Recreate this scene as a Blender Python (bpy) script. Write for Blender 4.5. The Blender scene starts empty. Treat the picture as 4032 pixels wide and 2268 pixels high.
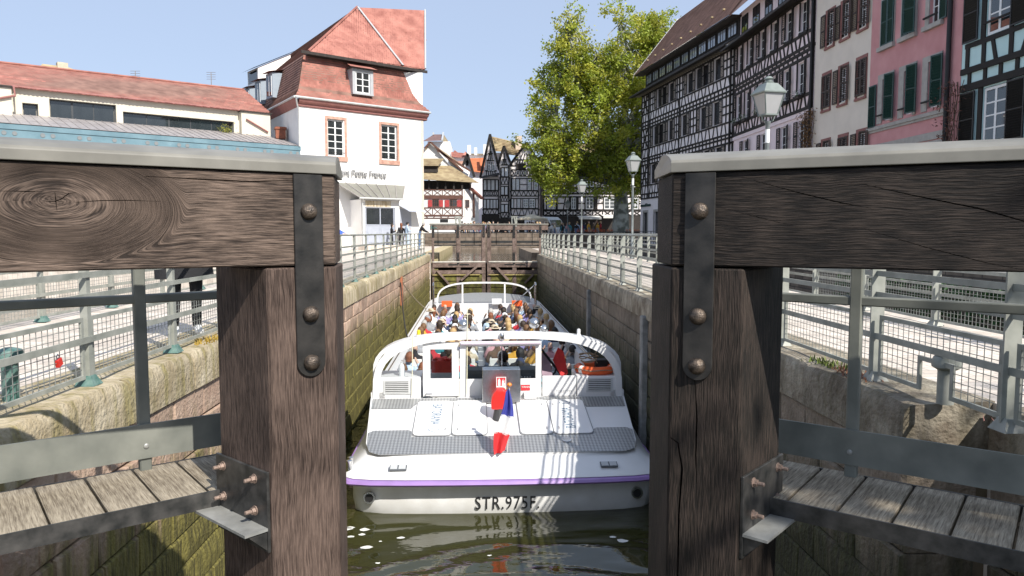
import bpy, bmesh, math, random
from mathutils import Matrix, Vector, Euler
R=math.radians; rnd=random.Random(7)
scene=bpy.context.scene; COL=scene.collection
# ---------------------------------------------------------------- camera, sky, sun, exposure
cam_d=bpy.data.cameras.new('camera'); cam=bpy.data.objects.new('camera',cam_d); COL.objects.link(cam)
cam.location=(0,0,1.1); cam.rotation_euler=(R(90-4.29),0,R(-2.49))
cam_d.sensor_width=36; cam_d.lens=26; cam_d.clip_start=.05; cam_d.clip_end=2000
scene.camera=cam
SUN=Vector((.60,-.88,.98)).normalized()          # towards the sun
el=math.asin(SUN.z); az=math.atan2(SUN.x,SUN.y)
w=bpy.data.worlds.new('World'); scene.world=w; w.use_nodes=True
nt=w.node_tree; sky=nt.nodes.new('ShaderNodeTexSky'); sky.sky_type='NISHITA'; sky.sun_disc=False
sky.sun_elevation=el; sky.sun_rotation=az; sky.air_density=1.0; sky.dust_density=.7; sky.ozone_density=1.6; sky.altitude=150
bg=nt.nodes['Background']; bg.inputs[1].default_value=.095
hz=nt.nodes.new('ShaderNodeMix'); hz.data_type='RGBA'; hz.inputs[0].default_value=.7; hz.inputs[7].default_value=(4.5,5.4,7.2,1)   # even spring haze over the clear sky
nt.links.new(sky.outputs[0],hz.inputs[6]); nt.links.new(hz.outputs[2],bg.inputs[0])
sd=bpy.data.lights.new('sun','SUN'); so=bpy.data.objects.new('sun',sd); COL.objects.link(so)
sd.energy=4.6; sd.angle=R(.55); sd.color=(1,.95,.87)
so.rotation_euler=(-SUN).to_track_quat('-Z','Y').to_euler()
vs=scene.view_settings; vs.view_transform='Standard'; vs.look='None'; vs.exposure=.5; vs.gamma=1
# ---------------------------------------------------------------- helpers
MATS={}
def nd(nt,t,**k):
    n=nt.nodes.new(t)
    for a,b in k.items(): setattr(n,a,b)
    return n
def M(name,c,rough=.6,var=.12,scale=6,bump=0,bscale=None,metal=0,c2=None,stretch=(1,1,1),spec=.5,coord='Object',rand=0,detail=5,contrast=(.3,.7),emit=0):
    if name in MATS: return MATS[name]
    m=bpy.data.materials.new(name); m.use_nodes=True; t=m.node_tree; b=t.nodes['Principled BSDF']; L=t.links.new
    b.inputs['Roughness'].default_value=rough; b.inputs['Metallic'].default_value=metal; b.inputs['Specular IOR Level'].default_value=spec
    tc=nd(t,'ShaderNodeTexCoord'); mp=nd(t,'ShaderNodeMapping'); mp.inputs['Scale'].default_value=stretch
    L(tc.outputs[coord] if coord!='World' else nd(t,'ShaderNodeNewGeometry').outputs['Position'],mp.inputs[0])
    n=nd(t,'ShaderNodeTexNoise'); n.inputs['Scale'].default_value=scale; n.inputs['Detail'].default_value=detail; L(mp.outputs[0],n.inputs[0])
    mr=nd(t,'ShaderNodeMapRange'); mr.inputs[1].default_value=contrast[0]; mr.inputs[2].default_value=contrast[1]; L(n.outputs[0],mr.inputs[0])
    mx=nd(t,'ShaderNodeMix',data_type='RGBA'); L(mr.outputs[0],mx.inputs[0])
    a=tuple(max(0,x*(1-var)) for x in c[:3])+(1,); d=(tuple(c2[:3])+(1,)) if c2 else tuple(min(1,x*(1+var)) for x in c[:3])+(1,)
    mx.inputs[6].default_value=a; mx.inputs[7].default_value=d
    out=mx.outputs[2]
    if rand:
        oi=nd(t,'ShaderNodeObjectInfo'); hs=nd(t,'ShaderNodeHueSaturation'); r2=nd(t,'ShaderNodeMapRange')
        r2.inputs[3].default_value=1-rand; r2.inputs[4].default_value=1+rand; L(oi.outputs['Random'],r2.inputs[0]); L(r2.outputs[0],hs.inputs['Value']); L(out,hs.inputs['Color']); out=hs.outputs[0]
    L(out,b.inputs['Base Color'])
    if bump:
        n2=nd(t,'ShaderNodeTexNoise'); n2.inputs['Scale'].default_value=bscale or scale*4; n2.inputs['Detail'].default_value=6; L(mp.outputs[0],n2.inputs[0])
        bp=nd(t,'ShaderNodeBump'); bp.inputs['Strength'].default_value=min(1,bump); bp.inputs['Distance'].default_value=.02; L(n2.outputs[0],bp.inputs['Height']); L(bp.outputs[0],b.inputs['Normal'])
    if emit: b.inputs['Emission Color'].default_value=tuple(c[:3])+(1,); b.inputs['Emission Strength'].default_value=emit
    MATS[name]=m; return m
def thing(name,label,cat,loc=(0,0,0),rotz=0,group=None):
    o=bpy.data.objects.new(name,None); COL.objects.link(o); o.location=loc; o.rotation_euler=(0,0,rotz); o.empty_display_size=.1
    o['label']=label; o['category']=cat
    if group: o['group']=group
    return o
def tag(o,label,cat,group=None):
    o['label']=label; o['category']=cat
    if group: o['group']=group
    return o
def link(name,me,parent=None,mat=None):
    o=bpy.data.objects.new(name,me); COL.objects.link(o)
    if parent is not None: o.parent=parent
    if mat is not None: o.matrix_basis=mat
    return o
class MB:
    def __init__(s,mat=None): s.v=[];s.f=[];s.m=[];s.mats=[mat] if mat else [];s.X=None
    def mi(s,mat):
        if mat is None: return 0
        if mat not in s.mats: s.mats.append(mat)
        return s.mats.index(mat)
    def add(s,vs,fs,mat=None,X=None):
        k=len(s.v); X=X or s.X
        s.v+= [tuple(X@Vector(p)) for p in vs] if X else [tuple(p) for p in vs]
        i=s.mi(mat)
        for f in fs: s.f.append(tuple(k+a for a in f)); s.m.append(i)
        return s
    def box(s,x0,x1,y0,y1,z0,z1,mat=None,X=None):
        return s.add([(x0,y0,z0),(x1,y0,z0),(x1,y1,z0),(x0,y1,z0),(x0,y0,z1),(x1,y0,z1),(x1,y1,z1),(x0,y1,z1)],
          [(0,3,2,1),(4,5,6,7),(0,1,5,4),(1,2,6,5),(2,3,7,6),(3,0,4,7)],mat,X)
    def bar(s,a,b,w,h,mat=None,up=(0,0,1)):
        a=Vector(a);b=Vector(b);d=(b-a);l=d.length;d.normalize();u=Vector(up)
        if abs(d.dot(u))>.99: u=Vector((1,0,0))
        r=d.cross(u).normalized();u=r.cross(d)
        vs=[]
        for p in (a,b):
            for sx,sy in ((-1,-1),(1,-1),(1,1),(-1,1)): vs.append(p+r*(sx*w/2)+u*(sy*h/2))
        return s.add(vs,[(0,1,2,3),(7,6,5,4),(0,4,5,1),(1,5,6,2),(2,6,7,3),(3,7,4,0)],mat)
    def tube(s,pts,r,n=8,mat=None,cap=True,closed=False):
        pts=[Vector(p) for p in pts]; rs=r if isinstance(r,(list,tuple)) else [r]*len(pts)
        vs=[];fs=[];up=None;N=len(pts)
        for i,p in enumerate(pts):
            if closed: d=(pts[(i+1)%N]-pts[i-1])
            else: d=(pts[min(i+1,N-1)]-pts[max(i-1,0)])
            d.normalize()
            if up is None or abs(d.dot(up))>.95: up=Vector((0,0,1)) if abs(d.z)<.9 else Vector((1,0,0))
            a=d.cross(up).normalized(); b=a.cross(d).normalized(); up=b
            for k in range(n):
                t=2*math.pi*k/n; vs.append(p+a*(math.cos(t)*rs[i])+b*(math.sin(t)*rs[i]))
        for i in range(N if closed else N-1):
            j=(i+1)%N
            for k in range(n): fs.append((i*n+k,i*n+(k+1)%n,j*n+(k+1)%n,j*n+k))
        if cap and not closed: fs.append(tuple(range(n-1,-1,-1))); fs.append(tuple((N-1)*n+k for k in range(n)))
        return s.add(vs,fs,mat)
    def lathe(s,prof,n=16,c=(0,0,0),mat=None,X=None):
        vs=[];fs=[]
        for r,z in prof:
            for k in range(n):
                t=2*math.pi*k/n; vs.append((c[0]+r*math.cos(t),c[1]+r*math.sin(t),c[2]+z))
        for i in range(len(prof)-1):
            for k in range(n): fs.append((i*n+k,i*n+(k+1)%n,(i+1)*n+(k+1)%n,(i+1)*n+k))
        fs.append(tuple(range(n-1,-1,-1))); fs.append(tuple((len(prof)-1)*n+k for k in range(n)))
        return s.add(vs,fs,mat,X)
    def prism(s,poly,y0,y1,mat=None,X=None,axis='y'):
        n=len(poly)
        if axis=='y': vs=[(a,y0,b) for a,b in poly]+[(a,y1,b) for a,b in poly]
        elif axis=='x': vs=[(y0,a,b) for a,b in poly]+[(y1,a,b) for a,b in poly]
        else: vs=[(a,b,y0) for a,b in poly]+[(a,b,y1) for a,b in poly]
        fs=[tuple(range(n)),tuple(range(2*n-1,n-1,-1))]+[(i,i+n,(i+1)%n+n,(i+1)%n) for i in range(n)]
        return s.add(vs,fs,mat,X)
    def mesh(s,name,smooth=False,fix=True):
        me=bpy.data.meshes.new(name); me.from_pydata(s.v,[],s.f)
        for m in s.mats: me.materials.append(m)
        if len(s.mats)>1: me.polygons.foreach_set('material_index',s.m)
        if fix:
            bm=bmesh.new(); bm.from_mesh(me); bmesh.ops.recalc_face_normals(bm,faces=bm.faces); bm.to_mesh(me); bm.free()
        if smooth:
            me.polygons.foreach_set('use_smooth',[True]*len(me.polygons))
            try: me.set_sharp_from_angle(angle=R(40))
            except Exception: pass
        me.update(); return me
    def build(s,name,parent=None,smooth=False,X=None,fix=True):
        return link(name,s.mesh(name,smooth,fix),parent,X)
def bevel(me,w,seg=1):
    bm=bmesh.new(); bm.from_mesh(me); bmesh.ops.bevel(bm,geom=bm.edges[:],offset=w,segments=seg,affect='EDGES',profile=.6); bm.to_mesh(me); bm.free(); return me
def struct(o): o['kind']='structure'; return o
def stuff(o): o['kind']='stuff'; return o
_cubes={}
def cube(mat,bev=0):
    k=(mat.name,bev)
    if k not in _cubes:
        me=MB(mat).box(-.5,.5,-.5,.5,-.5,.5).mesh('unit_'+mat.name)
        if bev: bevel(me,bev)
        _cubes[k]=me
    return _cubes[k]
def cbox(name,parent,x0,x1,y0,y1,z0,z1,mat):
    X=Matrix.Translation(((x0+x1)/2,(y0+y1)/2,(z0+z1)/2))@Matrix.Diagonal((abs(x1-x0),abs(y1-y0),abs(z1-z0),1))
    return link(name,cube(mat),parent,X)
def cbar(name,parent,a,b,w,h,mat):
    """beam in the local xz plane, w across in plane, h thickness in y"""
    a=Vector(a);b=Vector(b);d=b-a;l=d.length;ang=math.atan2(d.z,d.x)
    X=Matrix.Translation((a+b)/2)@Matrix.Rotation(-ang,4,'Y')@Matrix.Diagonal((l,h,w,1))
    return link(name,cube(mat),parent,X)
def text_obj(name,txt,mat,parent,X,size=1,ext=.01,font=None,spacing=1,shear=0,align='LEFT',sx=1,bold=0):
    cu=bpy.data.curves.new(name,'FONT'); cu.body=txt; cu.size=size; cu.extrude=ext; cu.space_character=spacing; cu.shear=shear; cu.align_x=align; cu.resolution_u=3; cu.offset=bold
    t=bpy.data.objects.new('tmp',cu); COL.objects.link(t); dg=bpy.context.evaluated_depsgraph_get()
    me=bpy.data.meshes.new_from_object(t.evaluated_get(dg)); bpy.data.objects.remove(t); me.materials.clear(); me.materials.append(mat); me.name=name
    if sx!=1:
        for v in me.vertices: v.co.x*=sx
    return link(name,me,parent,X)
FRONT=Matrix.Rotation(R(90),4,'X')      # text standing upright, read from -y
def ordinal(i): return ['first','second','third','fourth','fifth','sixth','seventh','eighth','ninth','tenth','eleventh','twelfth','thirteenth','fourteenth','fifteenth','sixteenth','seventeenth','eighteenth','nineteenth','twentieth','twenty-first','twenty-second','twenty-third','twenty-fourth','twenty-fifth'][i]
# ---------------------------------------------------------------- special materials
def stone_mat(name,c,c2,moss,zmoss,soft=.5,amt=1,streak=0):
    m=bpy.data.materials.new(name); m.use_nodes=True; t=m.node_tree; b=t.nodes['Principled BSDF']; L=t.links.new; b.inputs['Roughness'].default_value=.85
    g=nd(t,'ShaderNodeNewGeometry'); n=nd(t,'ShaderNodeTexNoise'); n.inputs['Scale'].default_value=3; n.inputs['Detail'].default_value=8; n.inputs['Roughness'].default_value=.65; L(g.outputs['Position'],n.inputs[0])
    mr=nd(t,'ShaderNodeMapRange'); mr.inputs[1].default_value=.35; mr.inputs[2].default_value=.65; L(n.outputs[0],mr.inputs[0])
    mx=nd(t,'ShaderNodeMix',data_type='RGBA'); L(mr.outputs[0],mx.inputs[0]); mx.inputs[6].default_value=c+(1,); mx.inputs[7].default_value=c2+(1,)
    oi=nd(t,'ShaderNodeObjectInfo'); hs=nd(t,'ShaderNodeHueSaturation'); r2=nd(t,'ShaderNodeMapRange'); r2.inputs[3].default_value=.78; r2.inputs[4].default_value=1.18; L(oi.outputs['Random'],r2.inputs[0]); L(r2.outputs[0],hs.inputs['Value']); L(mx.outputs[2],hs.inputs['Color'])
    # moss below zmoss with streaky edge
    mp=nd(t,'ShaderNodeMapping'); mp.inputs['Scale'].default_value=(4,4,.45); L(g.outputs['Position'],mp.inputs[0])
    n2=nd(t,'ShaderNodeTexNoise'); n2.inputs['Scale'].default_value=2.2; n2.inputs['Detail'].default_value=7; L(mp.outputs[0],n2.inputs[0])
    sp=nd(t,'ShaderNodeSeparateXYZ'); L(g.outputs['Position'],sp.inputs[0])
    a=nd(t,'ShaderNodeMath',operation='MULTIPLY_ADD'); a.inputs[1].default_value=1.6; L(n2.outputs[0],a.inputs[0]); L(sp.outputs[2],a.inputs[2])
    m1=nd(t,'ShaderNodeMapRange',interpolation_type='SMOOTHSTEP'); m1.inputs[1].default_value=zmoss+.8-soft; m1.inputs[2].default_value=zmoss+.8+soft; m1.inputs[3].default_value=amt; m1.inputs[4].default_value=0; L(a.outputs[0],m1.inputs[0])
    fac=m1.outputs[0]
    if streak:
        m3=nd(t,'ShaderNodeMapRange'); m3.inputs[1].default_value=.48; m3.inputs[2].default_value=.62; m3.inputs[4].default_value=streak; L(n2.outputs[0],m3.inputs[0])
        mxx=nd(t,'ShaderNodeMath',operation='MAXIMUM'); L(fac,mxx.inputs[0]); L(m3.outputs[0],mxx.inputs[1]); fac=mxx.outputs[0]
    n3=nd(t,'ShaderNodeTexNoise'); n3.inputs['Scale'].default_value=7; n3.inputs['Detail'].default_value=8; L(mp.outputs[0],n3.inputs[0])
    mm=nd(t,'ShaderNodeMix',data_type='RGBA'); m4=nd(t,'ShaderNodeMapRange'); m4.inputs[1].default_value=.38; m4.inputs[2].default_value=.62; L(n3.outputs[0],m4.inputs[0]); L(m4.outputs[0],mm.inputs[0]); mm.inputs[6].default_value=tuple(x*.35 for x in moss)+(1,); mm.inputs[7].default_value=moss+(1,)
    fx=nd(t,'ShaderNodeMix',data_type='RGBA'); L(fac,fx.inputs[0]); L(hs.outputs[0],fx.inputs[6]); L(mm.outputs[2],fx.inputs[7]); L(fx.outputs[2],b.inputs['Base Color'])
    n5=nd(t,'ShaderNodeTexNoise'); n5.inputs['Scale'].default_value=28; n5.inputs['Detail'].default_value=6; L(g.outputs['Position'],n5.inputs[0])
    bp=nd(t,'ShaderNodeBump'); bp.inputs['Strength'].default_value=.7; bp.inputs['Distance'].default_value=.03; L(n5.outputs[0],bp.inputs['Height']); L(bp.outputs[0],b.inputs['Normal'])
    MATS[name]=m; return m
def wood_mat(name,dark,light,axis='x',knot=None,lo=.42,hi=.66):
    """weathered gate timber: fine grain along axis, optional knot (x,z) with rings"""
    m=bpy.data.materials.new(name); m.use_nodes=True; t=m.node_tree; b=t.nodes['Principled BSDF']; L=t.links.new; b.inputs['Roughness'].default_value=.75; b.inputs['Specular IOR Level'].default_value=.3
    tc=nd(t,'ShaderNodeTexCoord'); vec=tc.outputs['Object']
    def mth(op,x,y=None,z=None):
        n=nd(t,'ShaderNodeMath',operation=op)
        for i,q in enumerate((x,y,z)):
            if q is None: continue
            if isinstance(q,(int,float)): n.inputs[i].default_value=q
            else: L(q,n.inputs[i])
        return n.outputs[0]
    sp=nd(t,'ShaderNodeSeparateXYZ'); L(vec,sp.inputs[0]); x,y,z=sp.outputs
    if axis=='z': al,ac=z,x
    else: al,ac=x,z
    nl=nd(t,'ShaderNodeTexNoise'); nl.inputs['Scale'].default_value=2.3; nl.inputs['Detail'].default_value=3; L(vec,nl.inputs[0])
    q=mth('MULTIPLY_ADD',nl.outputs[0],.05,ac); along=al
    if knot:
        kx,kz=knot
        dx=mth('DIVIDE',mth('SUBTRACT',al,kx),.20); dz=mth('DIVIDE',mth('SUBTRACT',ac,kz),.10)
        dz=mth('MULTIPLY_ADD',mth('SUBTRACT',nl.outputs[0],.5),.8,dz)
        d2=mth('ADD',mth('MULTIPLY',dx,dx),mth('MULTIPLY',dz,dz)); d=mth('SQRT',d2)
        e=nd(t,'ShaderNodeMapRange',interpolation_type='SMOOTHSTEP'); e.inputs[1].default_value=.9; e.inputs[2].default_value=2.3; e.inputs[3].default_value=1; e.inputs[4].default_value=0; L(d,e.inputs[0])
        rq=mth('MULTIPLY',d,.10)
        mixq=nd(t,'ShaderNodeMix'); L(e.outputs[0],mixq.inputs[0]); L(q,mixq.inputs[2]); L(rq,mixq.inputs[3]); q=mixq.outputs[0]
        an=mth('MULTIPLY',mth('ARCTAN2',dz,dx),.12); mixa=nd(t,'ShaderNodeMix'); L(e.outputs[0],mixa.inputs[0]); L(al,mixa.inputs[2]); L(an,mixa.inputs[3]); along=mixa.outputs[0]
    cb=nd(t,'ShaderNodeCombineXYZ'); L(mth('MULTIPLY',along,5),cb.inputs[0]); L(mth('MULTIPLY',q,70),cb.inputs[1]); L(mth('MULTIPLY',y,70),cb.inputs[2])
    g1=nd(t,'ShaderNodeTexNoise'); g1.inputs['Scale'].default_value=1.6; g1.inputs['Detail'].default_value=5; g1.inputs['Roughness'].default_value=.62; L(cb.outputs[0],g1.inputs[0])
    cb2=nd(t,'ShaderNodeCombineXYZ'); L(mth('MULTIPLY',along,9),cb2.inputs[0]); L(mth('MULTIPLY',q,240),cb2.inputs[1]); L(mth('MULTIPLY',y,240),cb2.inputs[2])
    g2=nd(t,'ShaderNodeTexNoise'); g2.inputs['Scale'].default_value=1; g2.inputs['Detail'].default_value=3; L(cb2.outputs[0],g2.inputs[0])
    gr=mth('ADD',mth('MULTIPLY',g1.outputs[0],.55),mth('MULTIPLY',g2.outputs[0],.45))
    # broad worn patches
    wp=nd(t,'ShaderNodeTexNoise'); wp.inputs['Scale'].default_value=3.2; wp.inputs['Detail'].default_value=4; L(vec,wp.inputs[0])
    gr=mth('MULTIPLY_ADD',mth('SUBTRACT',wp.outputs[0],.5),.42,gr)
    mr=nd(t,'ShaderNodeMapRange'); mr.inputs[1].default_value=lo; mr.inputs[2].default_value=hi; L(gr,mr.inputs[0])
    mx=nd(t,'ShaderNodeMix',data_type='RGBA'); L(mr.outputs[0],mx.inputs[0]); mx.inputs[6].default_value=dark+(1,); mx.inputs[7].default_value=light+(1,)
    L(mx.outputs[2],b.inputs['Base Color'])
    bp=nd(t,'ShaderNodeBump'); bp.inputs['Strength'].default_value=.8; bp.inputs['Distance'].default_value=.012; L(gr,bp.inputs['Height']); L(bp.outputs[0],b.inputs['Normal'])
    MATS[name]=m; return m
def water_mat(name,c,rough=.02,s1=1.2,s2=6,b1=.12,b2=.06):
    m=bpy.data.materials.new(name); m.use_nodes=True; t=m.node_tree; b=t.nodes['Principled BSDF']; L=t.links.new
    b.inputs['Base Color'].default_value=c+(1,); b.inputs['Roughness'].default_value=rough; b.inputs['IOR'].default_value=1.42; b.inputs['Specular IOR Level'].default_value=.8
    g=nd(t,'ShaderNodeNewGeometry'); mp=nd(t,'ShaderNodeMapping'); mp.inputs['Scale'].default_value=(.6,1.3,1); L(g.outputs['Position'],mp.inputs[0])
    n=nd(t,'ShaderNodeTexNoise'); n.inputs['Scale'].default_value=s1; n.inputs['Detail'].default_value=2; n.inputs['Distortion'].default_value=.8; L(mp.outputs[0],n.inputs[0])
    n2=nd(t,'ShaderNodeTexNoise'); n2.inputs['Scale'].default_value=s2; n2.inputs['Detail'].default_value=3; L(mp.outputs[0],n2.inputs[0])
    bp=nd(t,'ShaderNodeBump'); bp.inputs['Strength'].default_value=1; bp.inputs['Distance'].default_value=b1; L(n.outputs[0],bp.inputs['Height'])
    bq=nd(t,'ShaderNodeBump'); bq.inputs['Strength'].default_value=1; bq.inputs['Distance'].default_value=b2*.2; L(n2.outputs[0],bq.inputs['Height']); L(bp.outputs[0],bq.inputs['Normal']); L(bq.outputs[0],b.inputs['Normal'])
    MATS[name]=m; return m
def brick_mat(name,c1,c2,mortar,bw,bh,scale=1,rough=.85,plane='xy',bump=.4,obj=False):
    m=bpy.data.materials.new(name); m.use_nodes=True; t=m.node_tree; b=t.nodes['Principled BSDF']; L=t.links.new; b.inputs['Roughness'].default_value=rough
    g=nd(t,'ShaderNodeNewGeometry'); sp=nd(t,'ShaderNodeSeparateXYZ'); L(nd(t,'ShaderNodeTexCoord').outputs['Object'] if obj else g.outputs['Position'],sp.inputs[0]); mp=nd(t,'ShaderNodeCombineXYZ'); L(sp.outputs['xyz'.index(plane[0])],mp.inputs[0]); L(sp.outputs['xyz'.index(plane[1])],mp.inputs[1])
    k=nd(t,'ShaderNodeTexBrick'); k.inputs['Scale'].default_value=scale; k.inputs['Brick Width'].default_value=bw; k.inputs['Row Height'].default_value=bh; k.inputs['Mortar Size'].default_value=min(bw,bh)*.06
    k.inputs['Color1'].default_value=c1+(1,); k.inputs['Color2'].default_value=c2+(1,); k.inputs['Mortar'].default_value=mortar+(1,); L(mp.outputs[0],k.inputs[0])
    n=nd(t,'ShaderNodeTexNoise'); n.inputs['Scale'].default_value=2.5; n.inputs['Detail'].default_value=8; L(g.outputs['Position'],n.inputs[0])
    mr=nd(t,'ShaderNodeMapRange'); mr.inputs[1].default_value=.3; mr.inputs[2].default_value=.7; mr.inputs[3].default_value=.72; mr.inputs[4].default_value=1.2; L(n.outputs[0],mr.inputs[0])
    mm=nd(t,'ShaderNodeMix',data_type='RGBA',blend_type='MULTIPLY'); mm.inputs[0].default_value=1; L(k.outputs[0],mm.inputs[6]); L(mr.outputs[0],mm.inputs[7]); L(mm.outputs[2],b.inputs['Base Color'])
    bp=nd(t,'ShaderNodeBump'); bp.inputs['Strength'].default_value=bump; bp.inputs['Distance'].default_value=.02; bp.invert=True; L(k.outputs[1],bp.inputs['Height']); L(bp.outputs[0],b.inputs['Normal'])
    MATS[name]=m; return m
white=M('white_gelcoat',(.74,.74,.74),.28,.02,3)
steel=M('stainless_steel',(.55,.55,.55),.25,.15,12,metal=1)
galv=M('galvanised_steel',(.33,.33,.31),.5,.25,9,bump=.15,metal=.35)
greypaint=M('grey_green_paint',(.155,.165,.145),.5,.2,5,c2=(.225,.23,.20),spec=.35)
darksteel=M('dark_steel',(.035,.037,.036),.45,.4,14,bump=.06,metal=.3,c2=(.09,.085,.08))
black=M('black',(.012,.012,.013),.6,.2,6)
rust=M('rusty_steel',(.20,.13,.10),.7,.35,30,bump=.3,metal=.3)
glass=M('window_glass',(.025,.03,.032),.03,.2,2,spec=1.0)
rope_m=M('rope',(.30,.25,.17),.9,.3,40,bump=.4)
paint_white=M('white_window_paint',(.78,.79,.78),.45,.05,5)
# ================================================================= THE LOCK: walls, quays, water
def XL(y): return -2.69+(y-4)*.0035
def XR(y): return 2.77+(y-4)*.006
ZW=-2.95
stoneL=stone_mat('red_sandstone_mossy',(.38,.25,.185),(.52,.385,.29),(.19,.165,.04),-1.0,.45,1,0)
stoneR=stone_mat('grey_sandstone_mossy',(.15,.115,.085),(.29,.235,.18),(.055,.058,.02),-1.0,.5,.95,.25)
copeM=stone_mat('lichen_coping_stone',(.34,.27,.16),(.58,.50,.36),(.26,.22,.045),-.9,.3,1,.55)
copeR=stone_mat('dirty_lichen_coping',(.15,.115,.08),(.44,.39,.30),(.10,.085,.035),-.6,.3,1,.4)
mort=M('wet_mortar',(.14,.11,.07),.9,.3,6,coord='World')
setts=brick_mat('pale_setts',(.60,.52,.44),(.70,.62,.54),(.42,.37,.32),.22,.12,1,.85)
plain_ground=M('asphalt_street',(.22,.21,.20),.9,.2,1.5,bump=.2,coord='World')
def block_variant(mat,k):
    r=random.Random(k); j=lambda a=.02: r.uniform(-a,a)
    b=.5;c=.5-.035;d=.5-.06
    vs=[(-.5,-b,-b),(-.5,b,-b),(-.5,b,b),(-.5,-b,b)]+[(.44,y*.5,z*.5) for y,z in((-1,-1),(1,-1),(1,1),(-1,1))]+[(.485+j(.02),y*(.5-.02)+j(.006),z*(.5-.05)+j(.015)) for y,z in((-1,-1),(1,-1),(1,1),(-1,1))]+[(.50+j(.03),j(.15),j(.15))]
    fs=[(0,3,2,1),(0,1,5,4),(1,2,6,5),(2,3,7,6),(3,0,4,7),(4,5,9,8),(5,6,10,9),(6,7,11,10),(7,4,8,11),(8,9,12),(9,10,12),(10,11,12),(11,8,12)]
    return MB(mat).add(vs,fs).mesh('stone_block_mesh')
def cope_variant(mat,k):
    r=random.Random(k); prof=[(-.5,-.5),(.5,-.5),(.505,.22),(.49,.38),(.455,.475),(.39,.5),(-.5,.5)]; N=7; vs=[];fs=[]
    for i in range(N):
        y=-.5+i/(N-1)
        for q,(x,z) in enumerate(prof):
            e=.010 if 0<i<N-1 else .016
            dx=r.uniform(-e,e) if q in(2,3,4) else 0; dz=r.uniform(-e,e)*1.5 if q in(3,4,5) else 0
            if i in(0,N-1) and q in(2,3,4,5): dx-=.03; dz-=.05
            vs.append((x+dx,y,z+dz))
    n=len(prof)
    for i in range(N-1):
        for q in range(n): fs.append((i*n+q,(i+1)*n+q,(i+1)*n+(q+1)%n,i*n+(q+1)%n))
    fs+=[tuple(range(n)),tuple((N-1)*n+q for q in range(n))]
    return MB(mat).add(vs,fs).mesh('coping_mesh',smooth=True)
def lock_wall(name,label,side,Xf,y0,y1,mat,z1=-.36,zb=-3.3,ch=.325,limit=300):
    root=thing(name,label,'wall',(0,0,0)); r=random.Random(3+side)
    V=[block_variant(mat,k) for k in range(5)]; C=[cope_variant(copeM if side>0 else copeR,k) for k in range(4)]
    core=MB(mort); d=-side*.05
    core.add([(Xf(y0)+d,y0+.02,zb),(Xf(y1)+d,y1,zb),(Xf(y1)+d-side*.6,y1,zb),(Xf(y0)+d-side*.6,y0+.02,zb),(Xf(y0)+d,y0+.02,-.02),(Xf(y1)+d,y1,-.02),(Xf(y1)+d-side*.6,y1,-.02),(Xf(y0)+d-side*.6,y0+.02,-.02)],
      [(0,3,2,1),(4,5,6,7),(0,1,5,4),(1,2,6,5),(2,3,7,6),(3,0,4,7)])
    core.build('mortar_core',root)
    rest=MB(mat); n=0; z=z1; row=0; cells=[]
    while z>zb:
        h=ch*r.uniform(.9,1.1); y=y0+(.0 if row%2 else -.0)
        first=True
        while y<y1-.05:
            l=r.uniform(.5,1.0) if not(first and row%2) else .35; first=False
            l=min(l,y1-y); cells.append((y,l,z-h,h)); y+=l
        z-=h; row+=1
    cells.sort(key=lambda c:(c[2]<-2.3)*40+c[0]-abs(c[2])*.0)
    for i,(y,l,z,h) in enumerate(cells):
        X=Matrix.Translation((Xf(y)-side*(.25)+side*r.uniform(0,.012),y+l/2,z+h/2))@Matrix.Diagonal((side*.5,l-.012,h-.012,1))
        if i<limit-20: link('stone_block',V[i%5],root,X)
        else:
            me=V[i%5]; rest.add([v.co[:] for v in me.vertices],[p.vertices[:] for p in me.polygons],None,X)
    if rest.v: stuff(rest.build('stone_block',root))
    y=y0; i=0
    while y<y1-.1:
        l=min(r.uniform(1.1,1.6),y1-y)
        X=Matrix.Translation((Xf(y)-side*.31+side*.03,y+l/2,-.18))@Matrix.Diagonal((side*.62,l-.012,.36,1)); link('coping_stone',C[i%4],root,X); y+=l; i+=1
    return root
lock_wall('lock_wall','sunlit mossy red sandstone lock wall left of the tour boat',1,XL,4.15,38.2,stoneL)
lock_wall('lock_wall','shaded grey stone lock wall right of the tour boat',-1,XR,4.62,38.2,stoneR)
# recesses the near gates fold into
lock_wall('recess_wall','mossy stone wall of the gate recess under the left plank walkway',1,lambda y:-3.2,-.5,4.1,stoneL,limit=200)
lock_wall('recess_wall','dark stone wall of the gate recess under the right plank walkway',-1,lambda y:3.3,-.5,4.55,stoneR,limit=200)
# quays
def slab(name,pts,z0,z1,mat): return struct(MB(mat).prism(pts,z0,z1,axis='z').build(name))
slab('left_quay',[(-3.25,4.0),(-3.25,38.3),(-2.55,38.3),(-2.55,60),(-60,60),(-60,34),(-9,34),(-5.75,30),(-5.75,-3),(-3.8,-3),(-3.8,4.0)],-3.6,-.012,setts)
slab('right_quay',[(3.35,4.5),(3.9,4.5),(3.9,-3),(5.75,-3),(5.75,9),(6.9,30),(7.1,52),(3.4,52),(3.4,38.4),(3.45,38.4)],-3.6,-.012,setts)
slab('back_quay',[(-60,72),(40,72),(120,300),(-120,300)],-3.6,.4,plain_ground)
slab('right_street',[(12.2,-10),(60,-10),(60,71.9),(12.2,71.9)],-3.6,.1,plain_ground)
struct(MB(M('river_bed',(.05,.05,.03),.9,.3,.2,coord='World')).box(-1500,1500,-60,1500,-5,-4.5).build('ground'))
wl=water_mat('lock_water',(.034,.034,.010),.015,.5,3.0,.22,.05)
wu=water_mat('basin_water',(.02,.025,.015),.02,1.2,5,.03,.04)
struct(MB(wl).add([(-3.9,-8,ZW),(4,-8,ZW),(4,38.6,ZW),(-3.9,38.6,ZW)],[(0,1,2,3)]).build('lock_water'))
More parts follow.
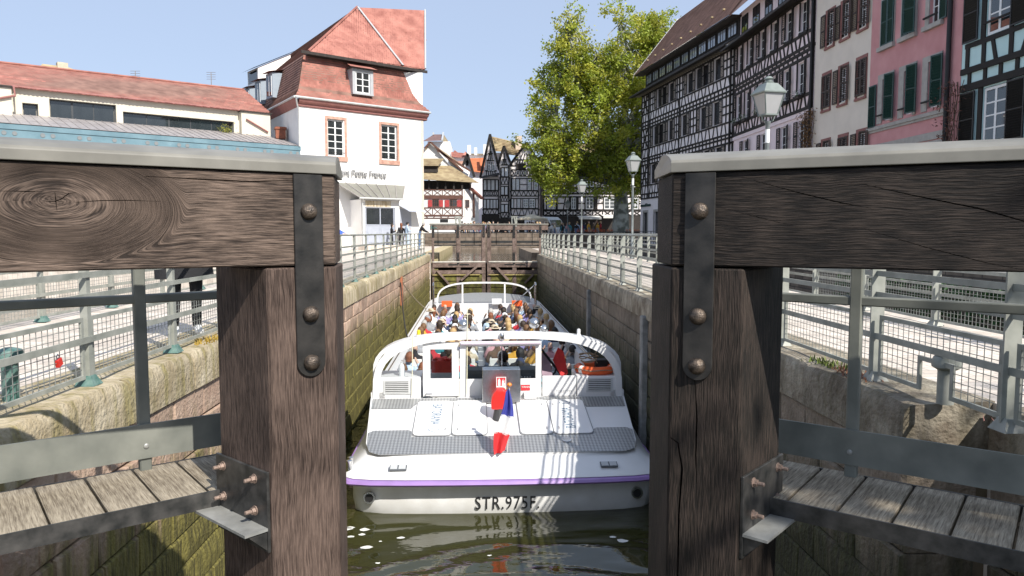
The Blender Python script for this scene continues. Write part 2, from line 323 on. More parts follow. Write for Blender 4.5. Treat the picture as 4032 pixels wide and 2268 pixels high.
struct(MB(wu).add([(-2.6,38.9,-.5),(14,38.9,-.5),(14,72.2,-.5),(-40,72.2,-.5),(-40,60.2,-.5),(-2.6,60.2,-.5)],[(0,1,2,3,4,5)]).build('basin_water'))
struct(MB(wu).add([(7.2,-20,-1.9),(12.3,-20,-1.9),(12.3,38.9,-1.9),(6.8,38.9,-1.9),(6.8,29,-1.9),(5.6,8,-1.9),(5.6,-20,-1.9)],[(0,1,2,3,4,5,6)]).build('side_channel_water'))
struct(MB(wu).add([(-70,-20,-2),(-5.6,-20,-2),(-5.6,30,-2),(-9,34.1,-2),(-70,34.1,-2)],[(0,1,2,3,4)]).build('river_water'))
# quay wall below the back houses and the street wall on the right
qw=brick_mat('dark_quay_stone',(.16,.12,.09),(.24,.19,.15),(.08,.07,.06),.7,.32,1,.9,'xz')
qr=brick_mat('dark_street_stone',(.10,.085,.07),(.16,.135,.11),(.05,.045,.04),.7,.32,1,.9,'yz')
tag(MB(qw).box(-60,14,71.6,72.1,-3.5,1.05).build('quay_wall'),'dark stone quay wall across the basin behind the closed far gate','wall')
tag(MB(qr).box(12,12.35,-10,71.5,-3.5,.14).build('street_wall'),'dark stone river wall below the street of half-timbered houses','wall')
# ================================================================= RAILINGS
green_p=M('flaking_green_paint',(.04,.15,.125),.5,.3,16,c2=(.17,.26,.235))
meshsteel=M('wire_steel',(.30,.31,.29),.45,.2,20,metal=.4)
railsteel=M('rail_grey_paint',(.27,.285,.25),.5,.15,7,c2=(.37,.375,.335),spec=.35)
def wire_panel(L,notch=False):
    m=MB(meshsteel); z0,z1=.075,.475; n=int(L/.062)
    for i in range(1,n):
        y=L*i/n; zz=.27 if notch and .34*L<y<.62*L else z0
        m.box(-.002,.002,y-.002,y+.002,zz,z1)
    for k in range(1,8):
        z=z0+(z1-z0)*k/8
        if notch and z<.27: m.box(-.0018,.0018,.02,.34*L,z-.002,z+.002); m.box(-.0018,.0018,.62*L,L-.02,z-.002,z+.002)
        else: m.box(-.0018,.0018,.02,L-.02,z-.002,z+.002)
    return m.mesh('wire_mesh')
def frame_panel(L,mat,notch=False):
    m=MB(mat); w=.03
    m.box(-.009,.009,.02,L-.02,.465,.495); m.box(-.009,.009,.02,.05,.05,.465); m.box(-.009,.009,L-.05,L-.02,.05,.465)
    if notch:
        a,b=.34*L,.62*L
        m.box(-.009,.009,.05,a,.05,.08); m.box(-.009,.009,b,L-.05,.05,.08); m.box(-.009,.009,a,a+.03,.05,.28); m.box(-.009,.009,b-.03,b,.05,.28); m.box(-.009,.009,a+.03,b-.03,.25,.28)
    else: m.box(-.009,.009,.05,L-.05,.05,.08)
    return m.mesh('panel_frame')
def railing(label,ys,Xf,side,blade=False,wires=True,z=0,far=24,mat=railsteel,notch=None):
    root=thing('railing',label,'railing',(0,0,0)); cache={}
    pm=MB(mat)
    if blade: pm.prism([(-.05,0),(.05,0),(.05,.92),(.02,1.03),(-.05,1.03)],-.007,.007)
    else: pm.box(-.026,.026,-.026,.026,0,1.03)
    pme=pm.mesh('post_mesh')
    fm=MB(green_p if not blade else railsteel).add([(-.07,-.07,0),(.07,-.07,0),(.07,.07,0),(-.07,.07,0),(-.036,-.036,.07),(.036,-.036,.07),(.036,.036,.07),(-.036,.036,.07)],[(0,3,2,1),(4,5,6,7),(0,1,5,4),(1,2,6,5),(2,3,7,6),(3,0,4,7)]).mesh('foot_mesh')
    for i,y in enumerate(ys):
        x=Xf(y); p=link('post',pme,root,Matrix.Translation((x,y,z))@Matrix.Scale(side,4,(1,0,0)))
        link('foot_plate',fm,p)
        if i==len(ys)-1: break
        y2=ys[i+1]; L=round(y2-y-.06,3); a=math.atan2(-(Xf(y2)-x),y2-y)
        X=Matrix.Translation((x,y+.03,z))@Matrix.Rotation(a,4,'Z')
        if wires and y<far:
            nt_=notch is not None and i==notch
            k=(L,nt_)
            if k not in cache: cache[k]=(wire_panel(L,nt_),frame_panel(L,mat,nt_))
            f=link('panel_frame',cache[k][1],root,X); s=link('wire_mesh',cache[k][0],f); stuff(s)
        elif wires:
            if ('f',L) not in cache: cache['f',L]=frame_panel(L,mat)
            link('panel_frame',cache['f',L],root,X)
    a=ys[0];b=ys[-1]
    for zz,w,h in ((.335,.012,.045),(.645,.012,.04),(.80,.012,.04)):
        m=MB(mat); off=side*(.034 if not blade else .012)
        m.bar((Xf(a)+off,a-.05,z+zz),(Xf(b)+off,b,z+zz),w,h); m.build('rail',root)
    m=MB(mat); m.tube([(Xf(a),a-.1,z+1.045),(Xf(b),b+.1,z+1.045)],.021,10); m.build('handrail',root,smooth=True)
    return root
railing('grey mesh railing on the left coping beside the lock, red padlock on it',[3.9,5.42,6.89]+[8.45+1.64*i for i in range(18)],lambda y:XL(y)-.15,1)
railing('grey mesh railing on the right coping beside the lock',[2.5,3.93,5.34,7.07]+[8.75+1.68*i for i in range(18)],lambda y:XR(y)+.17,-1,blade=True,notch=1)
railing('grey railing on the far side of the left walkway, above the river',[.6+1.75*i for i in range(17)],lambda y:-5.42,1,far=12)
railing('grey railing on the far side of the right walkway, above the dark side channel',[1.5+1.75*i for i in range(27)],lambda y:5.4+max(0,y-9)*.052,-1,blade=True,far=12)
# ================================================================= NEAR MITRE GATES
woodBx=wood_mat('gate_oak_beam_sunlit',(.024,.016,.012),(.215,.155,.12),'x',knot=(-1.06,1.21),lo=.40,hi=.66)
woodBr=wood_mat('gate_oak_beam_dark_shaded',(.008,.006,.005),(.070,.052,.041),'x',lo=.44,hi=.72)  # right gate oak: darker stain, with its shade put into the colour
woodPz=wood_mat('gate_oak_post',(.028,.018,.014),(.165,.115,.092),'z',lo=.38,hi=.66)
woodPr=wood_mat('gate_oak_post_dark_shaded',(.010,.008,.006),(.07,.05,.04),'z',lo=.42,hi=.70)  # right gate posts darkened likewise, shade included in the colour
plankM=wood_mat('walkway_plank',(.15,.12,.085),(.42,.36,.27),'z',lo=.36,hi=.62)
capL=M('cap_grey_brown',(.18,.17,.145),.45,.12,6,c2=(.235,.222,.19))
strapM=M('strap_black_steel',(.014,.014,.013),.45,.4,10,bump=.04,bscale=90,metal=.2,c2=(.045,.041,.037))
boltM=M('dome_bolt',(.05,.044,.04),.4,.4,40,bump=.3,metal=.5,c2=(.16,.12,.09))
nutM=M('rusty_bolt',(.30,.22,.18),.55,.35,60,bump=.3,metal=.5)
def carve(o,cuts):
    """cut narrow wedge cracks into a timber's front face with boolean"""
    me=MB()
    for path,width,depth in cuts:
        n=len(path)
        for i in range(n-1):
            (x0,z0),(x1,z1)=path[i],path[i+1]
            f0=math.sin(math.pi*min(.97,max(.05,i/(n-1)))); f1=math.sin(math.pi*min(.97,max(.05,(i+1)/(n-1))))
            w0=width*(.25+.75*f0)/2; w1=width*(.25+.75*f1)/2; d=Vector((x1-x0,z1-z0)).normalized(); nx,nz=-d.y,d.x
            e=.002; x0-=d.x*e;z0-=d.y*e;x1+=d.x*e;z1+=d.y*e; y0=-.03
            vs=[(x0+nx*w0,y0,z0+nz*w0),(x0-nx*w0,y0,z0-nz*w0),(x0,depth,z0),(x1+nx*w1,y0,z1+nz*w1),(x1-nx*w1,y0,z1-nz*w1),(x1,depth,z1)]
            me.add(vs,[(0,1,2),(5,4,3),(0,3,4,1),(1,4,5,2),(2,5,3,0)])
    c=me.build('tmp_cut'); c.matrix_world=o.matrix_world.copy()
    o2=bpy.data.objects.new('tmp',o.data); COL.objects.link(o2); c.parent=None; c.matrix_basis=Matrix.Identity(4)
    md=o2.modifiers.new('b','BOOLEAN'); md.operation='DIFFERENCE'; md.solver='EXACT'; md.object=c; md.use_self=True
    dg=bpy.context.evaluated_depsgraph_get(); dg.update(); r=bpy.data.meshes.new_from_object(o2.evaluated_get(dg)); r.materials.clear(); r.materials.append(o.data.materials[0])
    if len(r.polygons)>6: o.data=r
    bpy.data.objects.remove(o2); bpy.data.objects.remove(c)
def mitre_gate(label,O,ang,sg,phi,piv,wB,wP,crB,crP,lw):
    root=thing('lock_gate',label,'lock gate',O,ang)
    mx=lambda pts:[(sg*u,v) for u,v in pts]
    b=MB(wB).prism(mx([(0,0),(2.9,0),(2.9,.33),(-.15,.33)]),.957,1.352,axis='z').build('top_beam',root); bevel(b.data,.006)
    if crB: carve(b,[([(sg*u,wv) for u,wv in p],w,d) for p,w,d in crB])
    p=MB(wP).prism(mx([(0,0),(.305,0),(.42,.43),(-.2,.43)]),-3.1,.948,axis='z').build('mitre_post',root); bevel(p.data,.008)
    if crP: carve(p,[([(sg*u,wv) for u,wv in q],w,d) for q,w,d in crP])
    # heel post
    MB(wP).prism(mx([(2.55,.01),(2.88,.01),(2.88,.43),(2.55,.43)]),-3.1,.948,axis='z').build('heel_post',root)
    # folded metal cap: extruded profile with mitred toe end
    prof=[(-.014,1.357),(-.014,1.398),(-.004,1.41),(.05,1.431),(.12,1.449),(.19,1.452),(.345,1.40),(.345,1.357)]
    c=MB(capL); n=len(prof); vs=[]
    for end in (0,1):
        for v,wv in prof: vs.append((sg*(-.48*max(0,v)-.006 if end==0 else 2.95),v,wv))
    c.add(vs,[tuple(range(n)),tuple(range(2*n-1,n-1,-1))]+[(i,i+n,(i+1)%n+n,(i+1)%n) for i in range(n)]); cp_=c.build('metal_cap',root); bevel(cp_.data,.003,2)
    # strap with domed bolts
    s=MB(strapM); pts=[(.058,1.352),(.185,1.352)]
    arc=[(.1215+.0635*math.cos(t),.527+.0635*math.sin(t)) for t in [math.pi*k/12*-1 for k in range(13)]]
    s.prism([(sg*a,z) for a,z in pts+arc],-.013,-.001); so_=s.build('strap_plate',root); bevel(so_.data,.0025)
    for wv in (1.19,.742,.527):
        bo=MB(boltM); bo.lathe([(.036,0),(.037,.006),(.032,.018),(.022,.027),(.008,.031)],16,X=Matrix.Translation((sg*.1215,-.013,wv))@Matrix.Rotation(R(90),4,'X')); bo.build('bolt_head',so_,smooth=True)
    # bracket on the inner face
    f0=Vector((sg*.305,0,0)); f1=Vector((sg*.42,.43,0)); d=(f1-f0).normalized(); nrm=Vector((sg*abs(d.y),-abs(d.x),0)); L=(f1-f0).length
    P=lambda f,o,z:(f0+d*(f*L)+nrm*o+Vector((0,0,z)))
    def hexa(name,a,bb,o0,o1,z0,z1,mat,parent):
        vs=[P(a,o0,z0),P(bb,o0,z0),P(bb,o1,z0),P(a,o1,z0),P(a,o0,z1),P(bb,o0,z1),P(bb,o1,z1),P(a,o1,z1)]
        return MB(mat).add(vs,[(0,3,2,1),(4,5,6,7),(0,1,5,4),(1,2,6,5),(2,3,7,6),(3,0,4,7)]).build(name,parent)
    br=hexa('bracket_plate',.03,1.04,.002,.016,-.30,.06,darksteel,root); bevel(br.data,.002)
    hexa('bracket_shelf',.03,1.04,.016,.125,-.20,-.188,galv,br)
    g=MB(darksteel); vs=[P(f,o,z) for f in(.05,.07) for o,z in((.016,-.2),(.11,-.2),(.016,-.29))]; g.add(vs,[(0,1,2),(5,4,3),(0,3,4,1),(1,4,5,2),(2,5,3,0)]); g.build('gusset',br)
    for f in (.26,.88):
        for z in (.012,-.132):
            o=P(f,.016,z); q=nrm.to_track_quat('Z','Y').to_matrix().to_4x4(); q.translation=o
            w_=MB(nutM); w_.lathe([(.022,0),(.022,.004)],16,X=q); w_.lathe([(.016,.004),(.016,.02)],6,X=q); w_.lathe([(.009,.02),(.009,.048),(.007,.05)],10,X=q); w_.build('bolt',br)
    # plank walkway behind the beam, at a slight angle to it
    a=-phi*sg; WX=Matrix.Translation((sg*piv[0],piv[1],0))@Matrix.Rotation(a,4,'Z')
    r=random.Random(int(ang*50)+5); x=-.16
    pl=[]
    for k in range(3): 
        me=MB(plankM).box(0,.204,0,.62,-.17,-.12).mesh('plank_mesh'); bevel(me,.006)
        for v in me.vertices: v.co.z+=0
        # grain runs along the plank: rotate so that local z is the long axis
        rot=Matrix.Rotation(R(90),4,'X'); me.transform(rot.inverted()); pl.append((me,rot))
    i=0
    while x<2.0:
        me,rot=pl[i%3]; X=WX@Matrix.Translation((sg*x if sg>0 else -x-.204,0,r.uniform(-.004,.004)))@Matrix.Rotation(r.uniform(-.004,.004),4,'Y')
        link('plank',me,root,X@rot); x+=.204+.011; i+=1
    m=MB(darksteel); m.box(*sorted((sg*-.02,sg*2.1)),-.014,-.003,-.192,-.112); m.box(*sorted((sg*-.02,sg*2.1)),-.003,.06,-.192,-.182); m.build('edge_angle',root,X=WX)
    m=MB(darksteel); m.box(*sorted((sg*-.2,sg*2.1)),.60,.612,-.20,-.12); m.build('edge_angle',root,X=WX)
    m=MB(greypaint); m.box(*sorted((sg*-.3,sg*2.1)),.53,.542,-.055,.122); kp=m.build('kick_plate',root,X=WX)
    ux=.21 if sg<0 else .2
    for u in (ux,ux+1.1):
        st=MB(greypaint).box(sg*u-.028,sg*u+.028,.544,.598,-.17,1.12).build('stanchion',root,X=WX); bevel(st.data,.006)
        bo=MB(galv); bo.lathe([(.014,0),(.013,.006),(.006,.009)],12,X=Matrix.Translation((sg*u,.53,.01))@Matrix.Rotation(R(90),4,'X')); bo.build('bolt_head',kp)
    for z in (.763,1.10):
        h=MB(greypaint).box(*sorted((sg*-.3,sg*2.1)),.548,.594,z-.023,z+.023).build('guard_rail',root,X=WX); bevel(h.data,.006)
    return root
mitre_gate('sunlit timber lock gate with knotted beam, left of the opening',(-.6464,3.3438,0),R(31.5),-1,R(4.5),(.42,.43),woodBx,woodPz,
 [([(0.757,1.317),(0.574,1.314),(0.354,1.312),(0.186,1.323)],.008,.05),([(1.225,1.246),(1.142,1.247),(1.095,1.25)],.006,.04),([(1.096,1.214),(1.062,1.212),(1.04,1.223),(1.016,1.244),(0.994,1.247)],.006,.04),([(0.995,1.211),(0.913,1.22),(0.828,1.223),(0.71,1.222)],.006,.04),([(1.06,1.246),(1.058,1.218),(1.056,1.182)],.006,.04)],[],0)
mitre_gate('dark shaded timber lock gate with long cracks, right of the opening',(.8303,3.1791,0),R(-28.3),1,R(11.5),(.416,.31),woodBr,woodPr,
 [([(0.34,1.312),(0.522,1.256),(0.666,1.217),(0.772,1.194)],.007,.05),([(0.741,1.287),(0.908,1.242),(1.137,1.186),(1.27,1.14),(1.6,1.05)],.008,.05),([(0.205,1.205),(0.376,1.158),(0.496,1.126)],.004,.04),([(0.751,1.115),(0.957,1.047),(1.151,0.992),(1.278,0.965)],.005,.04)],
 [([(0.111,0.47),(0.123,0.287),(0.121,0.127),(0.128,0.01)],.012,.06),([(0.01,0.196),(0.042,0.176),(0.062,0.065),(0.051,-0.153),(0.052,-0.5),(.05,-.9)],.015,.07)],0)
# bollards and a padlock
def bollard(label,x,y,mat,h=.28):
    o=MB(mat).lathe([(.05,0),(.05,h-.06),(.052,h-.05),(.085,h-.03),(.09,h),(.075,h+.035),(.03,h+.05)],20,(x,y,0)).build('bollard',smooth=True); tag(o,label,'bollard')
bollard('green mooring bollard behind the left mesh railing',-3.08,4.93,green_p,.30)
bollard('grey round-headed mooring bollard standing in the notch of the right railing',2.99,4.57,railsteel,.27)
lk=thing('padlock','small red padlock hanging on the left mesh railing','padlock',(XL(5.1)-.15,5.05,.25))
MB(M('red_lacquer',(.62,.03,.02),.35,.1,5)).box(-.012,.012,-.026,.026,-.05,0).build('lock_body',lk,X=Matrix.Rotation(.35,4,'X')); MB(steel).tube([(0,-.016,0),(0,-.016,.02),(0,0,.034),(0,.016,.02),(0,.016,0)],.004,6).build('shackle',lk)
# ================================================================= TOUR BOAT
BX=Matrix.Translation((.345,10.4,ZW))@Matrix.Rotation(R(.52),4,'Z')
def bl(x,y,z): return tuple(BX@Vector((x,y,z)))
boat=thing('tour_boat','long white open tour boat with violet rubbing strake lying in the lock','boat',(.345,10.4,ZW),R(.52))
violet=M('violet_paint',(.33,.20,.48),.35,.1,4)
antislip=bpy.data.materials.new('chequer_plate'); antislip.use_nodes=True
def _chk(m):
    t=m.node_tree;b=t.nodes['Principled BSDF'];L=t.links.new
    b.inputs['Metallic'].default_value=.55;b.inputs['Roughness'].default_value=.38
    tc=nd(t,'ShaderNodeTexCoord'); mp=nd(t,'ShaderNodeMapping'); mp.inputs['Rotation'].default_value=(0,0,R(45)); mp.inputs['Scale'].default_value=(26,26,1); L(tc.outputs['Object'],mp.inputs[0])
    k=nd(t,'ShaderNodeTexChecker'); k.inputs['Scale'].default_value=1; k.inputs['Color1'].default_value=(.46,.47,.47,1); k.inputs['Color2'].default_value=(.25,.255,.26,1); L(mp.outputs[0],k.inputs[0]); L(k.outputs[0],b.inputs['Base Color'])
    bp=nd(t,'ShaderNodeBump'); bp.inputs['Strength'].default_value=.6; bp.inputs['Distance'].default_value=.01; L(k.outputs[1],bp.inputs['Height']); L(bp.outputs[0],b.inputs['Normal'])
_chk(antislip)
clear=bpy.data.materials.new('clear_glass'); clear.use_nodes=True
def _clr(m,tint=(.86,.89,.90,1)):
    t=m.node_tree; t.nodes.remove(t.nodes['Principled BSDF']); o=[n for n in t.nodes if n.type=='OUTPUT_MATERIAL'][0]; L=t.links.new
    a=nd(t,'ShaderNodeBsdfTransparent'); a.inputs[0].default_value=tint; g=nd(t,'ShaderNodeBsdfGlossy'); g.inputs['Roughness'].default_value=.03; f=nd(t,'ShaderNodeFresnel'); f.inputs[0].default_value=1.5
    mx=nd(t,'ShaderNodeMixShader'); L(f.outputs[0],mx.inputs[0]); L(a.outputs[0],mx.inputs[1]); L(g.outputs[0],mx.inputs[2]); L(mx.outputs[0],o.inputs[0])
_clr(clear)
GW=1.25
def ztop(y): return .755+.185*(y-.4) if y<2.5 else 1.145+(GW-1.145)*min(1,(y-2.5)/.6)
def ring(hw,ys,zf,top=False):
    out=[]
    for f,yo in ((0,0),(.3,.01),(.6,.035),(.8,.07),(.93,.14),(.985,.24),(1,.42)): out.append((hw*f,ys+yo))
    for y in (.95,1.2,1.7,2.1,2.5,3.1,6,10,14,17.5,19.3): out.append((hw,y))
    for f,y in ((.975,20.4),(.9,21.6),(.74,22.7),(.45,23.6),(.2,24),(0,24.1)): out.append((hw*f,y))
    if top: out=[(x*(1 if y>=2.5 else (2.05+.19*max(0,(y-.4)/2.1))/hw if hw else 1),y) for x,y in out]
    r=[(x,y,zf(y) if callable(zf) else zf) for x,y in out]
    return r+[(-x,y,z) for x,y,z in r[-2:0:-1]]
def loft(rings,name,mat,parent,smooth=True):
    m=MB(mat); n=len(rings[0]); vs=[p for r_ in rings for p in r_]; fs=[]
    for i in range(len(rings)-1):
        for k in range(n): fs.append((i*n+k,i*n+(k+1)%n,(i+1)*n+(k+1)%n,(i+1)*n+k))
    m.add(vs,fs); return m.build(name,parent,smooth=smooth)
hullm=M('hull_white',(.70,.69,.66),.35,.06,3,c2=(.80,.80,.79))
loft([ring(2.05,.2,-.5),ring(2.12,.1,-.12),ring(2.2,.02,.02),ring(2.23,0,.2),ring(2.23,0,.43),ring(2.30,-.14,.47)],'hull',hullm,boat)
loft([ring(2.30,-.14,.475),ring(2.36,-.22,.485),ring(2.375,-.245,.515),ring(2.36,-.22,.55),ring(2.32,-.15,.556)],'rubbing_strake',violet,boat)
top=ring(2.24,.40,ztop,True)
loft([ring(2.31,-.14,.552),ring(2.33,-.16,.565),ring(2.30,-.1,.60),[(x*.99 if y<2.4 else x,y-(.03 if y<.6 else 0),z-.05) for x,y,z in top],[(x*.985,y+(.015 if y<.9 else 0),z-.01) for x,y,z in top],top],'topsides',white,boat)
# aft deck
n=len(top); half=[p for p in top[:n//2+1] if p[0]>=0]; st=[p for p in half if p[1]<=2.5]
dk=MB(white); vs=[]
for x,y,z in st: vs+=[(-x,y,z),(x,y,z)]
dk.add(vs,[(2*i,2*i+1,2*i+3,2*i+2) for i in range(len(st)-1)]); dk.build('aft_deck',boat)
# tub: inner walls, floor, bow deck, side decks
tub=MB(white); zi=GW; fl=.06
tub.box(-2.0,2.0,2.55,19.2,fl-.05,fl)
for s in (-1,1): tub.box(*sorted((s*2.0,s*2.24)),2.52,19.4,fl,GW-.002)
tub.build('cockpit_floor',boat)
bd=MB(white); bow=[p for p in half if p[1]>=19.3]; vs=[]
for x,y,z in bow: vs+=[(-x,y,z),(x,y,z)]
bd.add(vs,[(2*i,2*i+1,2*i+3,2*i+2) for i in range(len(bow)-1)]); bd.box(-2.2,2.2,18.64,19.31,.06,1.245); bd.build('bow_deck',boat)
DS=Matrix.Translation((0,.4,.757))@Matrix.Rotation(math.atan(.185),4,'X')     # deck plane: x, along, up
def dkp(poly,z0,z1,mat): return MB(mat).prism(poly,z0,z1,axis='z')
ce=lambda x0,x1,y0,y1,r=.08:[(x0+r,y0),(x1-r,y0),(x1-r*.3,y0+r*.3),(x1,y0+r),(x1,y1-r),(x1-r*.3,y1-r*.3),(x1-r,y1),(x0+r,y1),(x0+r*.3,y1-r*.3),(x0,y1-r),(x0,y0+r),(x0+r*.3,y0+r*.3)]
dkp([(-1.85,.03),(1.85,.03),(2.0,.12),(2.06,.32),(2.10,.76),(2.02,.84),(1.53,.84),(1.47,.78),(1.47,.6),(-1.41,.6),(-1.41,.78),(-1.47,.84),(-2.02,.84),(-2.10,.76),(-2.06,.32),(-2.0,.12)],.004,.010,antislip).build('anti_slip_panel',boat,X=DS)
dkp([(-2.17,1.68),(-1.5,1.68),(-1.38,1.98),(1.4,1.98),(1.5,1.68),(2.17,1.68),(2.2,2.1),(-2.2,2.1)],.004,.010,antislip).build('anti_slip_panel',boat,X=DS)
handle=MB(steel).tube([(-.03,0,0),(-.03,0,.025),(.03,0,.025),(.03,0,0)],.006,6).mesh('handle_mesh')
bluegrey=M('blue_grey_lettering',(.10,.17,.25),.5,.05,5)
for x0,x1,side in ((-1.40,-.80,-1),(-.785,-.23,-1),(.30,.82,1),(.835,1.46,1)):
    h=dkp(ce(x0,x1,.63,1.95),.005,.026,white).build('hatch',boat,X=DS); bevel(h.data,.004)
    dkp(ce(x0-.014,x1+.014,.616,1.964),.0105,.0125,M('hatch_seal_grey',(.22,.23,.24),.6,.1,5)).build('hatch_seal',boat,X=DS)
    inner=(x1-.07 if abs(x0)>abs(x1) else x0+.07)
    e=x1 if x1 in(-.80,.82) else x0
    for y in (.80,1.72): link('handle',handle,h,Matrix.Translation((e+(-.09 if e in(-.80,.82) else .09),y,.022))@Matrix.Rotation(R(90),4,'Z'))
    if x0==-1.40:
        text_obj('lettering','BATORAMA',bluegrey,h,Matrix.Translation((-1.14,1.80,.027))@Matrix.Rotation(R(-90),4,'Z'),.24,.001,sx=.62)
        MB(bluegrey).tube([(-1.13,.86,.025),(-.98,.80,.025),(-1.05,.70,.025),(-1.17,.80,.028)],.006,4,closed=True).build('emblem',h)
    if x1==1.46:
        text_obj('lettering','BATORAMA',bluegrey,h,Matrix.Translation((1.20,.80,.027))@Matrix.Rotation(R(90),4,'Z'),.24,.001,sx=.62)
        MB(bluegrey).tube([(1.19,1.74,.025),(1.04,1.80,.025),(1.11,1.90,.025),(1.23,1.80,.028)],.006,4,closed=True).build('emblem',h)
# red hooded ventilator, cleats, deck filler
rv=MB(M('red_ventilator_plastic',(.72,.03,.025),.32,.05,4)); prof=[(-.15,.17),(-.155,.30),(-.13,.42),(-.06,.50),(.06,.50),(.13,.42),(.155,.30),(.15,.17)]
rv.prism(prof,-.10,.14); rvo=rv.build('ventilator_hood',boat,X=Matrix.Translation((.0,1.62,.985))); bevel(rvo.data,.025,2)
MB(M('dark_grey_plastic',(.07,.07,.075),.5,.1,5)).lathe([(.13,0),(.10,.17),(.10,.19)],14).build('ventilator_base',boat,X=Matrix.Translation((.0,1.62,.975)))
MB(steel).lathe([(.085,0),(.085,.012),(.06,.014)],18).build('deck_filler',boat,X=DS@Matrix.Translation((1.0,.42,.01)))
for s in (-1,1):
    for dx,dy in ((0,0),(.0,.16)):
        MB(steel).lathe([(.055,0),(.045,.02),(.04,.16),(.05,.18),(.03,.19)],14).build('mooring_bitt',boat,smooth=True,X=Matrix.Translation((s*2.25,.22+dy,.575)))
    # exhaust pipe and small louvre on the transom
    q=MB(steel); q.lathe([(.085,0),(.085,.05),(.062,.05),(.062,-.02)],20,X=Matrix.Translation((s*1.94,.075,.26))@Matrix.Rotation(R(90),4,'X')); q.build('exhaust_ring',boat)
    MB(black).lathe([(.062,0),(.06,.004)],16,X=Matrix.Translation((s*1.94,.04,.26))@Matrix.Rotation(R(90),4,'X')).build('exhaust_opening',boat)
    lx=Matrix.Translation((s*1.53,.17,.672))@Matrix.Rotation(R(-68),4,'X')
    v=MB(M('louvre_dark',(.11,.12,.13),.4,.1,5)).box(-.125,.125,-.06,.06,-.01,.012).build('transom_louvre',boat,X=Matrix.Translation((s*1.53,.10,.670))@Matrix.Rotation(R(16),4,'X'))
    for a in (-.06,.06):
        for k in range(5): cbox('louvre_slat',v,a-.05,a+.05,-.045+k*.02,-.033+k*.02,.012,.018,M('louvre_light',(.6,.62,.63),.4,.1,5))
blackpaint=M('black_lettering',(.015,.015,.016),.5,.1,5)
text_obj('registration_lettering','STR.975F.',blackpaint,boat,Matrix.Translation((-.43,-.004,.075))@FRONT,.265,.004,sx=.78,spacing=1.12)
# bulkhead, lockers, doors
YB=2.52
def panel_holes(x0,x1,z0,z1,holes,y,th,mat):
    xs=sorted({x0,x1}|{h[0] for h in holes}|{h[1] for h in holes}); zs=sorted({z0,z1}|{h[2] for h in holes}|{h[3] for h in holes}); m=MB(mat)
    for i in range(len(xs)-1):
        for j in range(len(zs)-1):
            cx=(xs[i]+xs[i+1])/2; cz=(zs[j]+zs[j+1])/2
            if any(h[0]<cx<h[1] and h[2]<cz<h[3] for h in holes): continue
            m.box(xs[i],xs[i+1],y,y+th,zs[j],zs[j+1])
    return m
def locker(x0,x1,lab):
    o=MB(white).box(x0,x1,YB,YB+.75,1.0,1.50).build('locker',boat); bevel(o.data,.02,2)
    c=(x0+x1)/2; f=MB(M('vent_frame_grey',(.55,.56,.56),.4,.08,5)).box(c-.235,c+.235,YB-.014,YB-.001,1.215,1.465).build('vent_frame',o)
    MB(black).box(c-.2,c+.2,YB-.016,YB-.0145,1.24,1.44).build('vent_opening',f)
    for k in range(6): cbox('vent_slat',f,c-.2,c+.2,YB-.022,YB-.0165,1.246+k*.033,1.264+k*.033,MATS['vent_frame_grey'])
locker(-2.2,-1.37,'l'); locker(1.40,2.2,'r')
o=panel_holes(-1.33,-.70,1.16,2.12,[(-1.20,-.82,1.48,2.0)],YB+.03,.045,white).build('cabin_door',boat)
MB(clear).box(-1.20,-.82,YB+.05,YB+.056,1.48,2.0).build('door_pane',o)
MB(steel).tube([(-1.27,YB+.02,1.22),(-1.27,YB-.03,1.22),(-1.17,YB-.03,1.22)],.012,8).build('door_handle',o)
o=panel_holes(-.68,.76,1.14,2.14,[(-.57,.66,1.47,2.05)],YB,.05,white).build('wheelhouse_front',boat)
for a,b in ((-.57,.05),(.07,.66)): MB(clear).box(a,b,YB+.02,YB+.026,1.47,2.05).build('wheelhouse_pane',o)
MB(steel).box(.05,.07,YB+.012,YB+.034,1.47,2.05).build('pane_joint',o)
MB(violet).tube([(-.66,YB-.05,2.115),(.74,YB-.05,2.115)],.035,10).build('awning_roll',boat,smooth=True).data.materials[0]=M('pale_mauve',(.62,.54,.62),.5,.05,5)
o=MB(white).box(.78,1.385,YB+.01,YB+.05,1.14,1.51).build('half_door',boat); bevel(o.data,.008)
MB(white).box(.95,1.33,YB+.002,YB+.009,1.15,1.38).build('door_panel',o)
text_obj('lettering','TOILETTES',M('grey_lettering',(.35,.36,.38),.5,.05,5),o,Matrix.Translation((1.02,YB,1.215))@FRONT,.06,.001)
# stainless locker with extinguisher sign
sb=MB(steel).box(-.29,.37,2.18,2.46,1.12,1.70).build('steel_locker',boat); bevel(sb.data,.008)
sg=MB(M('sign_white',(.8,.8,.78),.4,.02,5)).box(-.05,.12,2.172,2.178,1.33,1.57).build('fire_sign',sb)
red=M('sign_red',(.70,.03,.04),.4,.05,5)
MB(red).box(-.038,.108,2.170,2.1715,1.415,1.56).build('sign_field',sg)
MB(MATS['sign_white']).box(-.02,.022,2.168,2.1695,1.42,1.525).box(-.008,.01,2.168,2.1695,1.526,1.545).build('extinguisher_symbol',sg)
MB(MATS['sign_white']).add([(.045,2.169,1.42),(.1,2.169,1.42),(.1,2.169,1.47),(.085,2.169,1.455),(.095,2.169,1.52),(.075,2.169,1.49),(.07,2.169,1.545),(.052,2.169,1.5)],[(0,1,2,3,4,5,6,7)]).build('flame_symbol',sg)
text_obj('sign_text','EXTINCTEUR',M('amber_text',(.6,.35,.03),.5,.05,5),sg,Matrix.Translation((-.035,2.171,1.365))@FRONT,.03,.0005)
